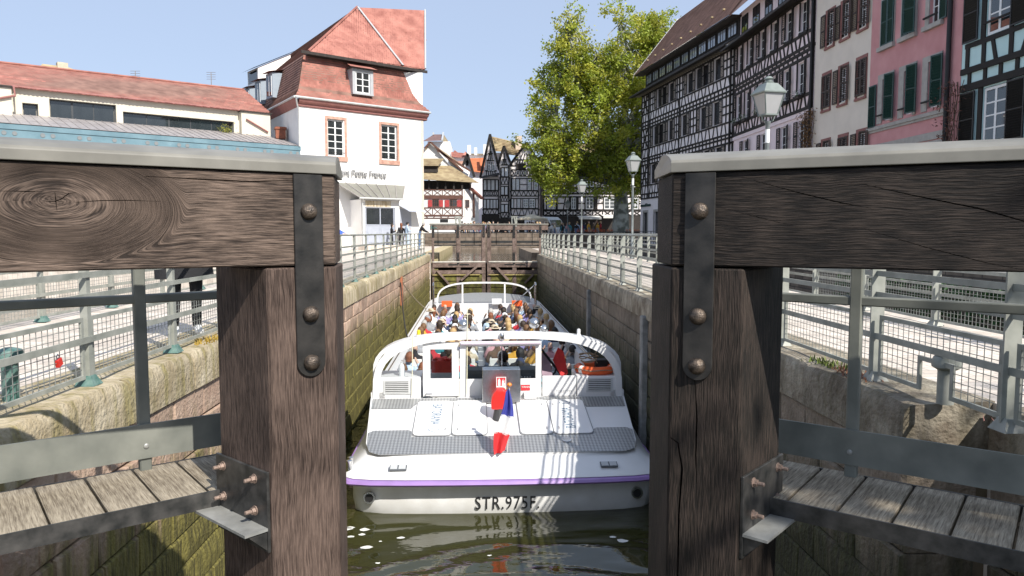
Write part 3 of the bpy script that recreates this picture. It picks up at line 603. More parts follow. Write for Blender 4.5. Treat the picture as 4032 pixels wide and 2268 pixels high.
sv=MB(red).box(.40,.56,YB-.012,YB-.002,1.26,1.36).build('vanne_plate',boat); text_obj('lettering','VANNE',MATS['sign_white'],sv,Matrix.Translation((.415,YB-.013,1.305))@FRONT,.05,.0005)
MB(white).box(.45,.66,YB-.16,YB-.02,1.14,1.24).build('socket_box',boat)
# arch beam
def arcpts(hw,z0,zs,zt,n=22,x0=0):
    pts=[]
    for k in range(n+1):
        t=math.pi*k/n; c=math.cos(t); s=math.sin(t)
        x=-hw*(abs(c)**.62)*(1 if c>0 else -1); z=z0+(zt-z0)*(s**.62); pts.append((x,z))
    return pts
def arch(name,parent,hw,z0,zt,y0,y1,th,mat):
    A=arcpts(hw,z0,0,zt); B=arcpts(hw-th,z0,0,zt-th*1.15); n=len(A); m=MB(mat); vs=[(x,y,z) for y in(y0,y1) for x,z in A+B]; N=2*n; fs=[]
    for i in range(n-1):
        fs+=[(i,i+1,n+i+1,n+i),(N+i,N+n+i,N+n+i+1,N+i+1),(i,N+i,N+i+1,i+1),(n+i,n+i+1,N+n+i+1,N+n+i)]
    m.add(vs,fs+[(0,n,N+n,N),(n-1,N+n-1,N+2*n-1,2*n-1)]); return m.build(name,parent,smooth=True)
ar=arch('rear_arch',boat,2.21,1.14,2.31,YB-.02,YB+.10,.11,white)
arch('rear_arch_roof',boat,2.22,1.50,2.255,YB+.12,YB+.5,.06,white)
# quarter panes inside the arch
MB(clear).add([(-2.1,YB+.06,1.51),(-1.38,YB+.06,1.51),(-1.38,YB+.06,2.08),(-1.85,YB+.06,1.93),(-2.05,YB+.06,1.75)],[(0,1,2,3,4)]).build('quarter_pane',boat)
# lights and horn on the arch
def spot(x,y,z,r,X=None):
    m=MB(steel); m.lathe([(.02,-r*1.1),(r*.75,-r*.75),(r,0),(r*.97,r*.12),(r*.6,r*.18)],16,X=Matrix.Translation((x,y,z))@Matrix.Rotation(R(-80),4,'X')); m.tube([(x,y,z-r),(x,y,z-r-.12)],.015,6); m.build('searchlight',boat,smooth=True)
spot(-.62,YB+.3,2.40,.10); spot(.66,YB+.3,2.42,.105); spot(.82,YB+.2,2.33,.08)
lm=MB(steel).lathe([(.03,0),(.045,.02),(.045,.11),(.03,.13)],12,(.06,YB-.05,2.16)).build('anchor_light',boat,smooth=True)
for x,c in ((-1.42,(.75,.6,.03)),(1.47,(.7,.7,.7))):
    o=MB(white).box(x-.03,x+.03,YB+.3,YB+.36,2.04,2.22).build('navigation_light',boat); MB(M('lamp_lens%d'%int(x*10),c,.2,.05,5)).lathe([(.028,0),(.034,.03),(.03,.08),(.01,.09)],10,(x,YB+.33,2.22)).build('lens',o,smooth=True)
for x in (-1.52,-.56): MB(M('aerial_yellow',(.7,.68,.5),.5,.05,5)).tube([(x,YB-.04,1.2),(x+.02,YB-.02,2.75 if x>-1 else 2.28)],.008,6).build('aerial',boat)
# wheelhouse: console, steering seat
cs=MB(black).box(-.64,.73,YB+.12,YB+.55,1.0,1.60).build('console',boat)
for k in range(10): cbox('console_button',cs,.36+(k%5)*.05,.385+(k%5)*.05,YB+.115,YB+.12,1.40+(k//5)*.06,1.43+(k//5)*.06,MATS['sign_white'])
# seats
sm=MB(M('seat_plastic',(.72,.72,.68),.45,.05,5)); sm.box(-.2,.2,-.2,.2,.38,.42); sm.add([(-.2,-.22,.42),(.2,-.22,.42),(.2,-.27,.86),(-.2,-.27,.86),(-.2,-.19,.42),(.2,-.19,.42),(.2,-.24,.86),(-.2,-.24,.86)],[(0,3,2,1),(4,5,6,7),(0,1,5,4),(1,2,6,5),(2,3,7,6),(3,0,4,7)]); sm.box(-.03,.03,-.05,.05,0,.38)
sme=sm.mesh('seat_mesh'); bevel(sme,.012)
SEATX=[(-1.92,'left hull seat'),(-1.47,'left bank second seat'),(-1.03,'left bank third seat'),(-.60,'left aisle seat'),(.16,'right aisle seat'),(.61,'right bank second seat'),(1.06,'right bank third seat'),(1.50,'right bank fourth seat'),(1.93,'right hull seat')]
ROWS=[3.75+.87*i for i in range(17)]
for ry in ROWS:
    for sx,_ in SEATX:
        if (ry<4.7 and -1.3<sx<.7) or (ry>16 and -.7<sx<.3): continue
        link('seat',sme,boat,Matrix.Translation((sx,ry,fl)))
# front windscreen
ws=arch('windscreen_frame',boat,1.87,1.28,2.12,18.55,18.63,.055,white)
A=arcpts(1.82,1.30,0,2.07); smoky=bpy.data.materials.new('smoky_glass'); smoky.use_nodes=True; _clr(smoky,(.50,.52,.53,1)); MB(smoky).add([(x,18.59,z) for x,z in A],[tuple(range(len(A)))]).build('windscreen_pane',boat)
for x in (-.86,.80): MB(white).box(x-.03,x+.03,18.55,18.63,1.28,2.06).build('windscreen_mullion',boat)
MB(white).box(-1.95,1.95,18.2,18.54,.06,1.28).build('dashboard',boat)
for s in (-1,1):
    MB(steel).tube([(s*1.98,18.0,1.2),(s*1.98,18.0,2.02),(s*1.98,18.12,2.1),(s*1.98,18.45,2.1),(s*1.98,18.5,2.0),(s*1.98,18.5,1.2)],.025,8).build('grab_rail',boat,smooth=True)
MB(steel).tube([(1.98,18.2,2.05),(1.1,17.6,1.35),(1.1,17.6,.9)],.02,8).build('stair_rail',boat,smooth=True)
MB(white).box(.28,.66,18.0,18.2,1.29,1.5).build('notice_box',boat)
for s in (-1,1): MB(steel).tube([(s*2.14,3.2,GW+.05),(s*2.14,17.8,GW+.05)],.015,6).build('gunwale_rail',boat)
orange=M('lifebuoy_orange',(.80,.13,.03),.5,.08,5)
for x in (-1.45,1.25): MB(orange).box(x-.2,x+.2,17.9,18.15,1.22,1.42).build('life_jacket_box',boat)
# ---- things aboard
def ring_pts(R_,n=28): return [(R_*math.cos(2*math.pi*k/n),R_*math.sin(2*math.pi*k/n),0) for k in range(n)]
lb=thing('lifebuoy','orange lifebuoy with white bands lying on the right-hand rear locker','lifebuoy',bl(1.79,2.93,1.57))
MB(orange).tube(ring_pts(.31),.075,12,closed=True).build('ring',lb,smooth=True)
for t in (35,145,215,325):
    m=MB(MATS['sign_white']); p=[(.31*math.cos(R(t+d)),.31*math.sin(R(t+d)),0) for d in (-7,0,7)]; m.tube(p,.078,12); m.build('band',lb,smooth=True)
MB(rope_m).tube([(x*1.27,y*1.27,.02+.01*math.sin(i*1.7)) for i,(x,y,_) in enumerate(ring_pts(.31,20))],.008,6,closed=True).build('grab_line',lb)
rc=MB(rope_m); rr=random.Random(4)
rc.tube([(.16*math.cos(t*.55)*(1+.15*math.sin(t*.9))-.05,.12*math.sin(t*.55),.09+.006*t+.02*math.sin(t*1.3)) for t in range(36)],.011,6)
o=rc.build('rope_coil',None); o.location=bl(1.72,2.95,1.57); tag(o,'grey rope coil lying inside the orange lifebuoy','rope')
o=MB(black).box(-.19,.19,-.1,.1,0,.2).build('bag'); bevel(o.data,.03,2); o.location=bl(2.0,3.08,1.51); tag(o,'black bag lying behind the orange lifebuoy','bag')
cr=thing('crate','red plastic crate full of red cloths behind the cabin door pane','crate',bl(-1.02,3.4,1.45))
cm=M('red_crate',(.65,.05,.03),.5,.1,8); m=MB(cm); m.box(-.2,.2,-.15,.15,0,.02)
for a in (-1,1): m.box(*sorted((a*.185,a*.2)),-.15,.15,.02,.22); m.box(-.185,.185,*sorted((a*.135,a*.15)),.02,.22)
m.build('crate_box',cr)
rr=random.Random(8)
for k in range(14):
    q=MB(cm).lathe([(.02,0),(.05,.015),(.045,.04),(.015,.06)],7); o=q.build('red_cloth',cr,smooth=True,X=Matrix.Translation((rr.uniform(-.14,.14),rr.uniform(-.1,.1),.17+rr.uniform(0,.05)))@Euler((rr.uniform(-.8,.8),rr.uniform(-.8,.8),0)).to_matrix().to_4x4())
MB(white).box(-.3,.3,-.2,.2,-.45,0).build('side_table',boat,X=BX.inverted()@Matrix.Translation(bl(-1.02,3.4,1.45)))
bt=thing('bottle','clear pump bottle standing on the left-hand rear locker','bottle',bl(-1.72,2.75,1.5))
MB(M('clear_plastic',(.75,.76,.78),.2,.05,5)).lathe([(.05,0),(.055,.01),(.055,.17),(.03,.215),(.018,.22)],14).build('bottle_body',bt,smooth=True)
MB(white).lathe([(.018,.22),(.02,.25),(.008,.252),(.008,.28)],10).build('pump',bt,smooth=True)
# pushchair folded behind the half door
pc=thing('pushchair','black and red folded pushchair behind the half door','pushchair',bl(1.02,3.05,.95))
bk=M('black_fabric',(.015,.015,.017),.8,.2,10)
m=MB(bk); m.tube([(-.28,0,1.05),(.25,.05,.35),(.3,.05,.2)],.022,8); m.tube([(.22,.1,1.0),(.05,.1,.5),(-.2,.1,.3)],.02,8); m.build('push_frame',pc,smooth=True)
m=MB(M('red_fabric',(.6,.03,.03),.7,.1,10)); m.add([(.0,.02,.75),(.1,.06,.98),(.2,.06,.9),(.28,.0,.5),(.15,-.04,.45)],[(0,1,2,3,4)]); o=m.build('seat_cover',pc); md=o.modifiers.new('s','SOLIDIFY'); md.thickness=.03
m=MB(M('mauve_cloth',(.36,.26,.32),.8,.15,8)); m.add([(-.2,.02,.9),(-.05,.05,.8),(.0,0,.45),(-.08,-.02,.2),(-.2,0,.5)],[(0,1,2,3,4)]); o=m.build('blanket',pc); md=o.modifiers.new('s','SOLIDIFY'); md.thickness=.04
MB(bk).lathe([(.09,0),(.09,.04)],14,X=Matrix.Translation((.3,.02,.18))@Matrix.Rotation(R(90),4,'X')).build('wheel',pc)
# flag
fg=thing('flag','French tricolour hanging limp from a short staff at the stern','flag',bl(.06,.46,.77))
MB(M('staff_varnish',(.5,.5,.5),.3,.1,5)).tube([(0,0,0),(.03,-.06,1.02)],[.014,.009],8).build('staff',fg,smooth=True)
MB(M('orange_knob',(.7,.2,.02),.3,.1,5)).lathe([(.005,-.03),(.035,-.012),(.04,.005),(.025,.03),(.004,.035)],12,(.03,-.06,1.03)).build('finial',fg,smooth=True)
fb=[(M('flag_blue',(.05,.06,.32),.75,.1,12),0,.42),(M('flag_white',(.78,.78,.78),.75,.03,12),.40,.70),(M('flag_red',(.62,.03,.035),.75,.1,12),.68,1.0)]
def fold(a,b):   # a: 0 hoist-top .. 1 tip ; b across
    z=.93-.93*a+.05*b; wd=.05+.24*min(1,a*1.6)*(1-.55*max(0,a-.62)/.38); x=-.03+ -.06*a + (b-.5)*wd+.03*math.sin(a*5); y=-.07-.035*math.sin(b*9+a*2.5)*min(1,a*3+.2)-.05*a
    return (x+.03*(1-a),y,z)
for mat,a0,a1 in fb:
    m=MB(mat); na,nb=14,12; vs=[]
    for i in range(na+1):
        for j in range(nb+1):
            b=j/nb; a=a0+(a1-a0)*i/na+ (b-.5)*.10*(1 if a1<1 else (1-i/na))*(0 if a0==0 and i==0 else 1); vs.append(fold(max(0,min(1,a)),b))
    m.add(vs,[(i*(nb+1)+j,i*(nb+1)+j+1,(i+1)*(nb+1)+j+1,(i+1)*(nb+1)+j) for i in range(na) for j in range(nb)]); m.build({0:'blue_band',.40:'white_band',.68:'red_band'}[a0],fg,smooth=True,fix=False)
# mooring ropes
def rope(label,a,b,sag,mat=rope_m,r=.02):
    pts=[Vector(a).lerp(Vector(b),t/12)-Vector((0,0,sag*math.sin(math.pi*t/12))) for t in range(13)]
    o=MB(mat).tube(pts,r,6).build('mooring_rope',smooth=True); tag(o,label,'rope')
rope('pale taut mooring rope from the left lock wall to the bow of the boat',(-2.62,24.5,-.45),bl(-2.16,16.6,1.27),.1)
rope('dark slack mooring rope from the left lock wall to the middle of the boat',(-2.62,24.5,-.5),bl(-2.16,9.0,1.27),.35,M('dark_rope',(.03,.028,.025),.9,.2,40))
ld=thing('wall_ladder','narrow rusty vertical rubbing rail recessed in the left lock wall','ladder',(XL(24.5)+.02,24.5,0))
MB(M('rust_red_iron',(.38,.14,.07),.8,.3,10,bump=.3)).box(-.02,.05,-.12,.12,-1.3,-.35).build('rail_plate',ld); MB(rope_m).tube(ring_pts(.07,14),.02,6,closed=True).build('mooring_ring',ld,X=Matrix.Translation((.07,0,-.45))@Matrix.Rotation(R(90),4,'X'))
def fender(label,x,y,h0,h1):
    o=MB(M('grey_timber',(.22,.22,.21),.8,.3,8,bump=.3)).box(-.06,.06,-.09,.09,h0,h1).build('fender_post'); o.location=(x,y,0); bevel(o.data,.02); tag(o,label,'post')
fender('grey timber fender post on the right lock wall near the shaded gate',XR(12.3)-.05,12.3,-2.9,-.3)
fender('dark timber fender post on the right lock wall beside the boat cabin',XR(19.0)-.03,19.0,-2.9,-.38)
# ================================================================= PEOPLE
SKIN=[M('skin_%d'%i,c,.55,.06,8) for i,c in enumerate([(.55,.36,.27),(.62,.43,.34),(.45,.28,.20),(.30,.18,.12)])]
CL={n:M('cloth_'+n.replace(' ','_'),c,.85,.15,9,bump=.25,bscale=30) for n,c in {'black':(.014,.014,.016),'navy blue':(.025,.035,.085),'white':(.72,.72,.72),'grey':(.27,.28,.30),'red':(.45,.03,.04),'mustard':(.55,.30,.04),'lilac':(.30,.26,.50),'beige':(.52,.44,.32),'teal':(.04,.22,.26),'pale blue':(.42,.54,.68),'dark green':(.03,.08,.05),'blue denim':(.10,.16,.28),'bright blue':(.05,.12,.48),'brown':(.13,.08,.05),'pink':(.55,.30,.32)}.items()}
HR={n:M('hair_'+n.replace(' ','_'),c,.6,.35,25,stretch=(3,3,.6),bump=.4,bscale=60) for n,c in {'dark brown':(.035,.021,.013),'black':(.012,.010,.009),'light brown':(.16,.085,.04),'blond':(.46,.31,.14),'grey':(.38,.37,.35),'auburn':(.20,.07,.03)}.items()}
def skin_body(J,E,seg):
    """J: name->(x,y,z,rx,ry); E: edges of names; seg: label per edge (0 skin,1 top,2 trousers,3 shoes)"""
    names=list(J); me=bpy.data.meshes.new('body'); me.from_pydata([J[n][:3] for n in names],[(names.index(a),names.index(b)) for a,b in E],[])
    o=bpy.data.objects.new('tmp',me); COL.objects.link(o); md=o.modifiers.new('s','SKIN'); md.use_smooth_shade=True; md.branch_smoothing=.6
    for i,n in enumerate(names):
        v=me.skin_vertices[0].data[i]; v.radius=J[n][3:5]; v.use_root=(i==0)
    o.modifiers.new('u','SUBSURF').levels=1
    dg=bpy.context.evaluated_depsgraph_get(); dg.update(); r=bpy.data.meshes.new_from_object(o.evaluated_get(dg)); bpy.data.objects.remove(o); r.name='body'
    S=[(Vector(J[a][:3]),Vector(J[b][:3]),s,(J[a][3]+J[b][3])/2) for (a,b),s in zip(E,seg)]
    r.materials.clear()
    for k in range(4): r.materials.append(SKIN[0])
    for p in r.polygons:
        best=None
        for a,b,s,rad in S:
            ab=b-a; t=max(0,min(1,(p.center-a).dot(ab)/ab.length_squared)); d=(p.center-(a+ab*t)).length/rad
            if best is None or d<best[0]: best=(d,s)
        p.material_index=best[1]; p.use_smooth=True
    return r
def chain(head=(0,.02,0),arms=None,legs=None,base=.95,lean=0):
    J={};E=[];S=[]
    c=lambda z:(0,math.sin(lean)*(z-base),base+math.cos(lean)*(z-base))
    J['pelvis']=c(base)+(.15,.11);J['waist']=c(base+.18)+(.135,.10);J['chest']=c(base+.38)+(.165,.115);J['neck']=c(base+.53)+(.058,.06)
    hx,hy,hz=c(base+.60); hd=head
    J['jaw']=(hx+hd[0],hy+.025+hd[1],hz+hd[2],.066,.075);J['brow']=(hx+hd[0],hy+.012+hd[1],hz+.085+hd[2],.078,.095);J['crown']=(hx+hd[0],hy-.005+hd[1],hz+.15+hd[2],.055,.06)
    for a,b,s in (('pelvis','waist',2),('waist','chest',1),('chest','neck',1),('neck','jaw',0),('jaw','brow',0),('brow','crown',0)): E.append((a,b));S.append(s)
    sx,sy,sz=c(base+.43)
    for k,s in (('L',-1),('R',1)):
        J['sh'+k]=(s*.185,sy,sz,.07,.07); pts=arms[k]; E.append(('chest','sh'+k));S.append(1); prev='sh'+k
        for i,(p,r) in enumerate(zip(pts,(.052,.036,.04,.022))):
            n='a%d%s'%(i,k); J[n]=tuple(p)+(r,r*(.7 if i>1 else 1)); E.append((prev,n)); S.append(1 if i<2 else 0); prev=n
        pts=legs[k]; prev='pelvis'
        for i,(p,r) in enumerate(zip(pts,(.095,.068,.045,.05))):
            n='l%d%s'%(i,k); J[n]=tuple(p)+(r,r); E.append((prev,n)); S.append(2 if i<3 else 3); prev=n
    return J,E,S
def arm(s,el,wr,ha,fi): return [el,wr,ha,fi]
STAND=skin_body(*chain(arms={k:[(s*.25,-.02,1.12),(s*.25,.06,.89),(s*.24,.09,.82),(s*.235,.11,.74)] for k,s in(('L',-1),('R',1))},legs={k:[(s*.1,0,.86),(s*.105,.03,.49),(s*.11,-.01,.09),(s*.12,.15,.04)] for k,s in(('L',-1),('R',1))}))
PHONE=skin_body(*chain(head=(0,.05,-.03),arms={k:[(s*.25,.03,1.14),(s*.10,.26,1.22),(s*.06,.30,1.28),(s*.05,.33,1.34)] for k,s in(('L',-1),('R',1))},legs={k:[(s*.09,0,.86),(s*.10,.03,.49),(s*.10,-.01,.09),(s*.11,.14,.04)] for k,s in(('L',-1),('R',1))}))
LEANR=skin_body(*chain(lean=.38,head=(0,.05,-.03),arms={k:[(s*.27,.32,1.16),(s*.22,.50,1.07),(s*.20,.55,1.06),(s*.17,.58,1.05)] for k,s in(('L',-1),('R',1))},legs={k:[(s*.1,0,.86),(s*.11,.03,.49),(s*.12,-.03,.09),(s*.13,.13,.04)] for k,s in(('L',-1),('R',1))}))
SEAT=skin_body(*chain(base=.50,arms={k:[(s*.25,.05,.72),(s*.18,.28,.64),(s*.13,.34,.63),(s*.09,.38,.62)] for k,s in(('L',-1),('R',1))},legs={k:[(s*.1,.08,.48),(s*.11,.44,.47),(s*.11,.44,.09),(s*.11,.56,.04)] for k,s in(('L',-1),('R',1))}))
SEATP=skin_body(*chain(base=.50,head=(.02,.02,0),arms={k:[(s*.27,.10,.76),(s*.12,.30,.98),(s*.06,.30,1.08),(s*.04,.30,1.14)] for k,s in(('L',-1),('R',1))},legs={k:[(s*.1,.08,.48),(s*.11,.44,.47),(s*.11,.44,.09),(s*.11,.56,.04)] for k,s in(('L',-1),('R',1))}))
def hair_mesh(kind,k):
    """cap of hair about the head centre (0,0,0); face side is +y"""
    r=random.Random(k); m=MB(HR['black']); nu,nv=16,10; vs=[];fs=[]
    for j in range(nv+1):
        v=j/nv
        for i in range(nu):
            t=2*math.pi*i/nu; back=-math.sin(t)          # +1 at the back of the head
            low={'short':-.15-.30*max(0,back),'bob':-.55-.35*max(0,back),'long':-.8-1.9*max(0,back)}[kind]
            if back<-.35: low=.35
            z=1-(1-low)*v
            rr=math.sqrt(max(0,1-max(-.2,min(1,z))**2)) if z>-.2 else .98-(.12*(-z-.2))
            if kind=='long' and z<-.6: rr*=.95+.15*math.sin(t*3)
            w=1+r.uniform(-.045,.045)
            vs.append((.095*rr*math.cos(t)*w,.115*rr*math.sin(t)*w-.012,.125*z*w))
    for j in range(nv):
        for i in range(nu): fs.append((j*nu+i,j*nu+(i+1)%nu,(j+1)*nu+(i+1)%nu,(j+1)*nu+i))
    m.add(vs,fs); return m.mesh('hair',smooth=False) if False else m.mesh('hair',smooth=True)
HM={k:[hair_mesh(k,i) for i in range(3)] for k in('short','bob','long')}
for v in HM.values():
    for me in v: me.polygons.foreach_set('use_smooth',[True]*len(me.polygons))
capme=MB(CL['navy blue']).lathe([(.098,-.01),(.102,.03),(.09,.08),(.05,.115),(.01,.125)],16).mesh('cap',smooth=True)
brim=MB(CL['beige']).lathe([(.18,.0),(.17,.012),(.105,.02),(.10,.07),(.06,.10),(.01,.105)],18).mesh('hat',smooth=True)
beak=MB(CL['navy blue']); beak.add([(-.07,.08,0),(.07,.08,0),(.05,.18,-.015),(-.05,.18,-.015),(-.07,.08,.012),(.07,.08,.012),(.05,.18,-.003),(-.05,.18,-.003)],[(0,3,2,1),(4,5,6,7),(0,1,5,4),(1,2,6,5),(2,3,7,6),(3,0,4,7)])
beakme=beak.mesh('peak')
HEADC={'STAND':(0,.012,1.645),'PHONE':(0,.062,1.615),'SEAT':(0,.012,1.195),'SEATP':(.02,.032,1.195),'LEANR':(0,.32,1.54)}
BODY={'STAND':STAND,'PHONE':PHONE,'SEAT':SEAT,'SEATP':SEATP,'LEANR':LEANR}
def person(label,arche,loc,rotz,topc,botc,hair,hk,skin=0,hat=None,scale=1,group=None,shoes='black',hairobj=True,vary=0):
    o=link('person',BODY[arche]); o.location=loc; o.rotation_euler=(0,0,rotz); o.scale=(scale,)*3
    for i,mt in enumerate((SKIN[skin],CL[topc],CL[botc],CL[shoes])):
        o.material_slots[i].link='OBJECT'; o.material_slots[i].material=mt
    tag(o,label,'person',group)
    hc=Vector(HEADC[arche])
    if hairobj and hk!='bald':
        h=link('hair',HM[hk][vary%3],o,Matrix.Translation(hc)); h.material_slots[0].link='OBJECT'; h.material_slots[0].material=HR[hair]
    if hat:
        kind,c=hat; c_=link('hat',capme if kind=='cap' else brim,o,Matrix.Translation(hc+Vector((0,0,.02)))); c_.material_slots[0].link='OBJECT'; c_.material_slots[0].material=CL[c]
        if kind=='cap': b_=link('peak',beakme,c_); b_.material_slots[0].link='OBJECT'; b_.material_slots[0].material=CL[c]
    return o
pr=random.Random(21); TOPS=['black','black','black','navy blue','white','white','grey','grey','beige','dark green','pale blue','brown','red','mustard','lilac','teal','pink']; HAIRS=['dark brown','dark brown','black','light brown','light brown','blond','blond','grey','auburn']
nrow=len(ROWS)
for ri,ry in enumerate(ROWS):
    for si,(sx,pos) in enumerate(SEATX):
        if (ry<4.7 and -1.3<sx<.7) or (ry>16 and -.7<sx<.3): continue
        if ri<=4 and pr.random()<.30: continue
        if pr.random()<.10: continue
        t=pr.choice(TOPS); h=pr.choice(HAIRS); hk=pr.choice(['short','short','bob','long','long']); hat=None; desc='%s hair'%h
        q=pr.random()
        if q<.10: hat=('cap',pr.choice(['navy blue','grey','black','white'])); desc='a %s cap'%hat[1]; hk='short'
        elif q<.14: hat=('hat','beige'); desc='a beige brimmed hat'; hk='short'
        elif q<.20: hk='bald'; desc='a bald head'
        if ri==14 and si==2: t='lilac'; 
        person('passenger in %s, %s, %s row from stern, %s'%(t,desc,ordinal(ri),pos),pr.choice(['SEAT','SEAT','SEATP']),bl(sx+pr.uniform(-.04,.04),ry+pr.uniform(-.04,.06),fl),R(.5)+pr.uniform(-.35,.35),t,pr.choice(['blue denim','black','grey','beige']),h,hk,pr.choice([0,0,1,1,2]),hat,pr.uniform(.94,1.05),'seated boat passengers',vary=pr.randrange(3))
person('boat skipper in black seated at the wheel behind the wheelhouse pane','SEAT',bl(.12,3.3,.5),0,'black','black','dark brown','short',0,None,1.02)
# on the quays
pco=person('person in a black coat walking behind the left mesh railing','STAND',(-3.12,7.95,0),R(-150),'black','black','dark brown','short',1,None,1.0,shoes='white')
ct=MB(CL['black']); n_=18
ct.add([((.24+.05*(1-k/5)+.015*math.sin(3*t+k))*math.cos(t)*(1 if k<4 else .9),(.17+.05*(1-k/5)+.012*math.sin(4*t))*math.sin(t),.62+k*.17) for k in range(6) for t in [2*math.pi*j/n_ for j in range(n_)]],[(k*n_+j,k*n_+(j+1)%n_,(k+1)*n_+(j+1)%n_,(k+1)*n_+j) for k in range(5) for j in range(n_)]); ct.build('coat',pco,smooth=True)
person('person in a bright blue jacket leaning on the left railing beside the sunlit gate','LEANR',(-3.38,15.7,0),R(-88),'bright blue','blue denim','light brown','short',1,None,1.0)
person('short dark-haired person in black standing alone on the left quay, looking down','PHONE',(-5.7,48.3,0),R(-70),'black','black','dark brown','bob',1,None,.97,shoes='white')
person('person in a pale denim jacket looking at a phone on the left quay','PHONE',(-4.75,48.6,0),R(-60),'pale blue','pale blue','black','short',1,None,1.03)
person('long-haired person in black half hidden behind the pale denim jacket on the left quay','STAND',(-5.15,49.0,0),R(20),'black','black','auburn','long',1,None,.98)
person('grey-haired man in a black jacket leaning on the railing near the far gate','LEANR',(-3.75,46.0,0),R(-75),'black','blue denim','grey','short',1,None,1.05)
cr_=random.Random(5); seen_=set()
for k in range(52):
    x=cr_.uniform(-2.5,9.5); y=cr_.uniform(73.2,79)
    if k>=42: x=cr_.uniform(9.5,13.5); y=cr_.uniform(72.6,74)
    if abs(x-13.6)<1 and abs(y-73)<1.5: continue
    tc_=None
    while tc_ is None or (tc_,bc_,hc_) in seen_: tc_,bc_,hc_=cr_.choice(TOPS),cr_.choice(['blue denim','black','grey']),cr_.choice(HAIRS)
    seen_.add((tc_,bc_,hc_))
    person('distant visitor in %s top and %s trousers, %s hair, on the far quay'%(tc_,bc_,hc_),'STAND',(x,y,.4),cr_.uniform(0,6.28),tc_,bc_,hc_,'short',cr_.choice([0,1]),None,cr_.uniform(.93,1.06),'distant crowd on the far quay',vary=k)
# ================================================================= BUILDING HELPERS
stucco=M('white_stucco',(.80,.79,.77),.9,.04,2,bump=.08,bscale=60)
def wall_holes(name,root,x0,x1,z0,z1,holes,mat,y=0,depth=.22,thick=.35):
    """front wall sheet at y with real openings, reveals and a solid back"""
    xs=sorted({x0,x1}|{h[0] for h in holes}|{h[1] for h in holes}); zs=sorted({z0,z1}|{h[2] for h in holes}|{h[3] for h in holes}); m=MB(mat)
    for i in range(len(xs)-1):
        for j in range(len(zs)-1):
            cx=(xs[i]+xs[i+1])/2; cz=(zs[j]+zs[j+1])/2
            if any(h[0]<cx<h[1] and h[2]<cz<h[3] for h in holes): continue
            m.add([(xs[i],y,zs[j]),(xs[i+1],y,zs[j]),(xs[i+1],y,zs[j+1]),(xs[i],y,zs[j+1])],[(0,1,2,3)])
    for a,b,c,d in holes:
        e=y+depth; m.add([(a,y,c),(b,y,c),(b,y,d),(a,y,d),(a,e,c),(b,e,c),(b,e,d),(a,e,d)],[(0,4,5,1),(1,5,6,2),(2,6,7,3),(3,7,4,0)])
    k=y+thick; m.add([(x0,y,z0),(x1,y,z0),(x1,y,z1),(x0,y,z1),(x0,k,z0),(x1,k,z0),(x1,k,z1),(x0,k,z1)],[(0,1,5,4),(1,2,6,5),(2,3,7,6),(3,0,4,7),(4,5,6,7)])
    return m.build(name,root,fix=False)
def window(root,x0,x1,z0,z1,y,cols=2,rows=3,fmat=None,gl=None,fw=.06,bar=.03,panes=True,name='window',sub=True):
    fmat=fmat or paint_white; gl=gl or glass
    m=MB(fmat); d=.05
    m.box(x0,x0+fw,y,y+d,z0,z1); m.box(x1-fw,x1,y,y+d,z0,z1); m.box(x0+fw,x1-fw,y,y+d,z0,z0+fw); m.box(x0+fw,x1-fw,y,y+d,z1-fw,z1)
    W=(x1-x0-2*fw)/cols; Hh=(z1-z0-2*fw)/rows
    for i in range(1,cols):
        b=bar*(1.9 if cols==2 or i==cols//2 else 1); m.box(x0+fw+W*i-b/2,x0+fw+W*i+b/2,y+.003,y+d-.002,z0+fw,z1-fw)
    for j in range(1,rows): m.box(x0+fw,x1-fw,y+.006,y+d-.005,z0+fw+Hh*j-bar/2,z0+fw+Hh*j+bar/2)
    o=m.build(name,root)
    if sub and panes:
        for i in range(cols):
            for j in range(rows): cbox('pane',o,x0+fw+W*i+bar*.4,x0+fw+W*(i+1)-bar*.4,y+.018,y+.03,z0+fw+Hh*j+bar*.4,z0+fw+Hh*(j+1)-bar*.4,gl)
    else: cbox('pane',o,x0+fw*.5,x1-fw*.5,y+.018,y+.03,z0+fw*.5,z1-fw*.5,gl)
    return o
def tile_mesh(w,l,th,mat):
    m=MB(mat); pts=[(-w/2,0),(-w/2,-l*.78),(-w*.38,-l*.92),(0,-l),(w*.38,-l*.92),(w/2,-l*.78),(w/2,0)]   # hangs down-slope (-y)
    n=len(pts); m.add([(x,y,th*(1 if y<-.01 else .3)) for x,y in pts]+[(x,y,0) for x,y in pts],[tuple(range(n-1,-1,-1))]+[(i,i+1,n+i+1,n+i) for i in range(n-1)]); return m
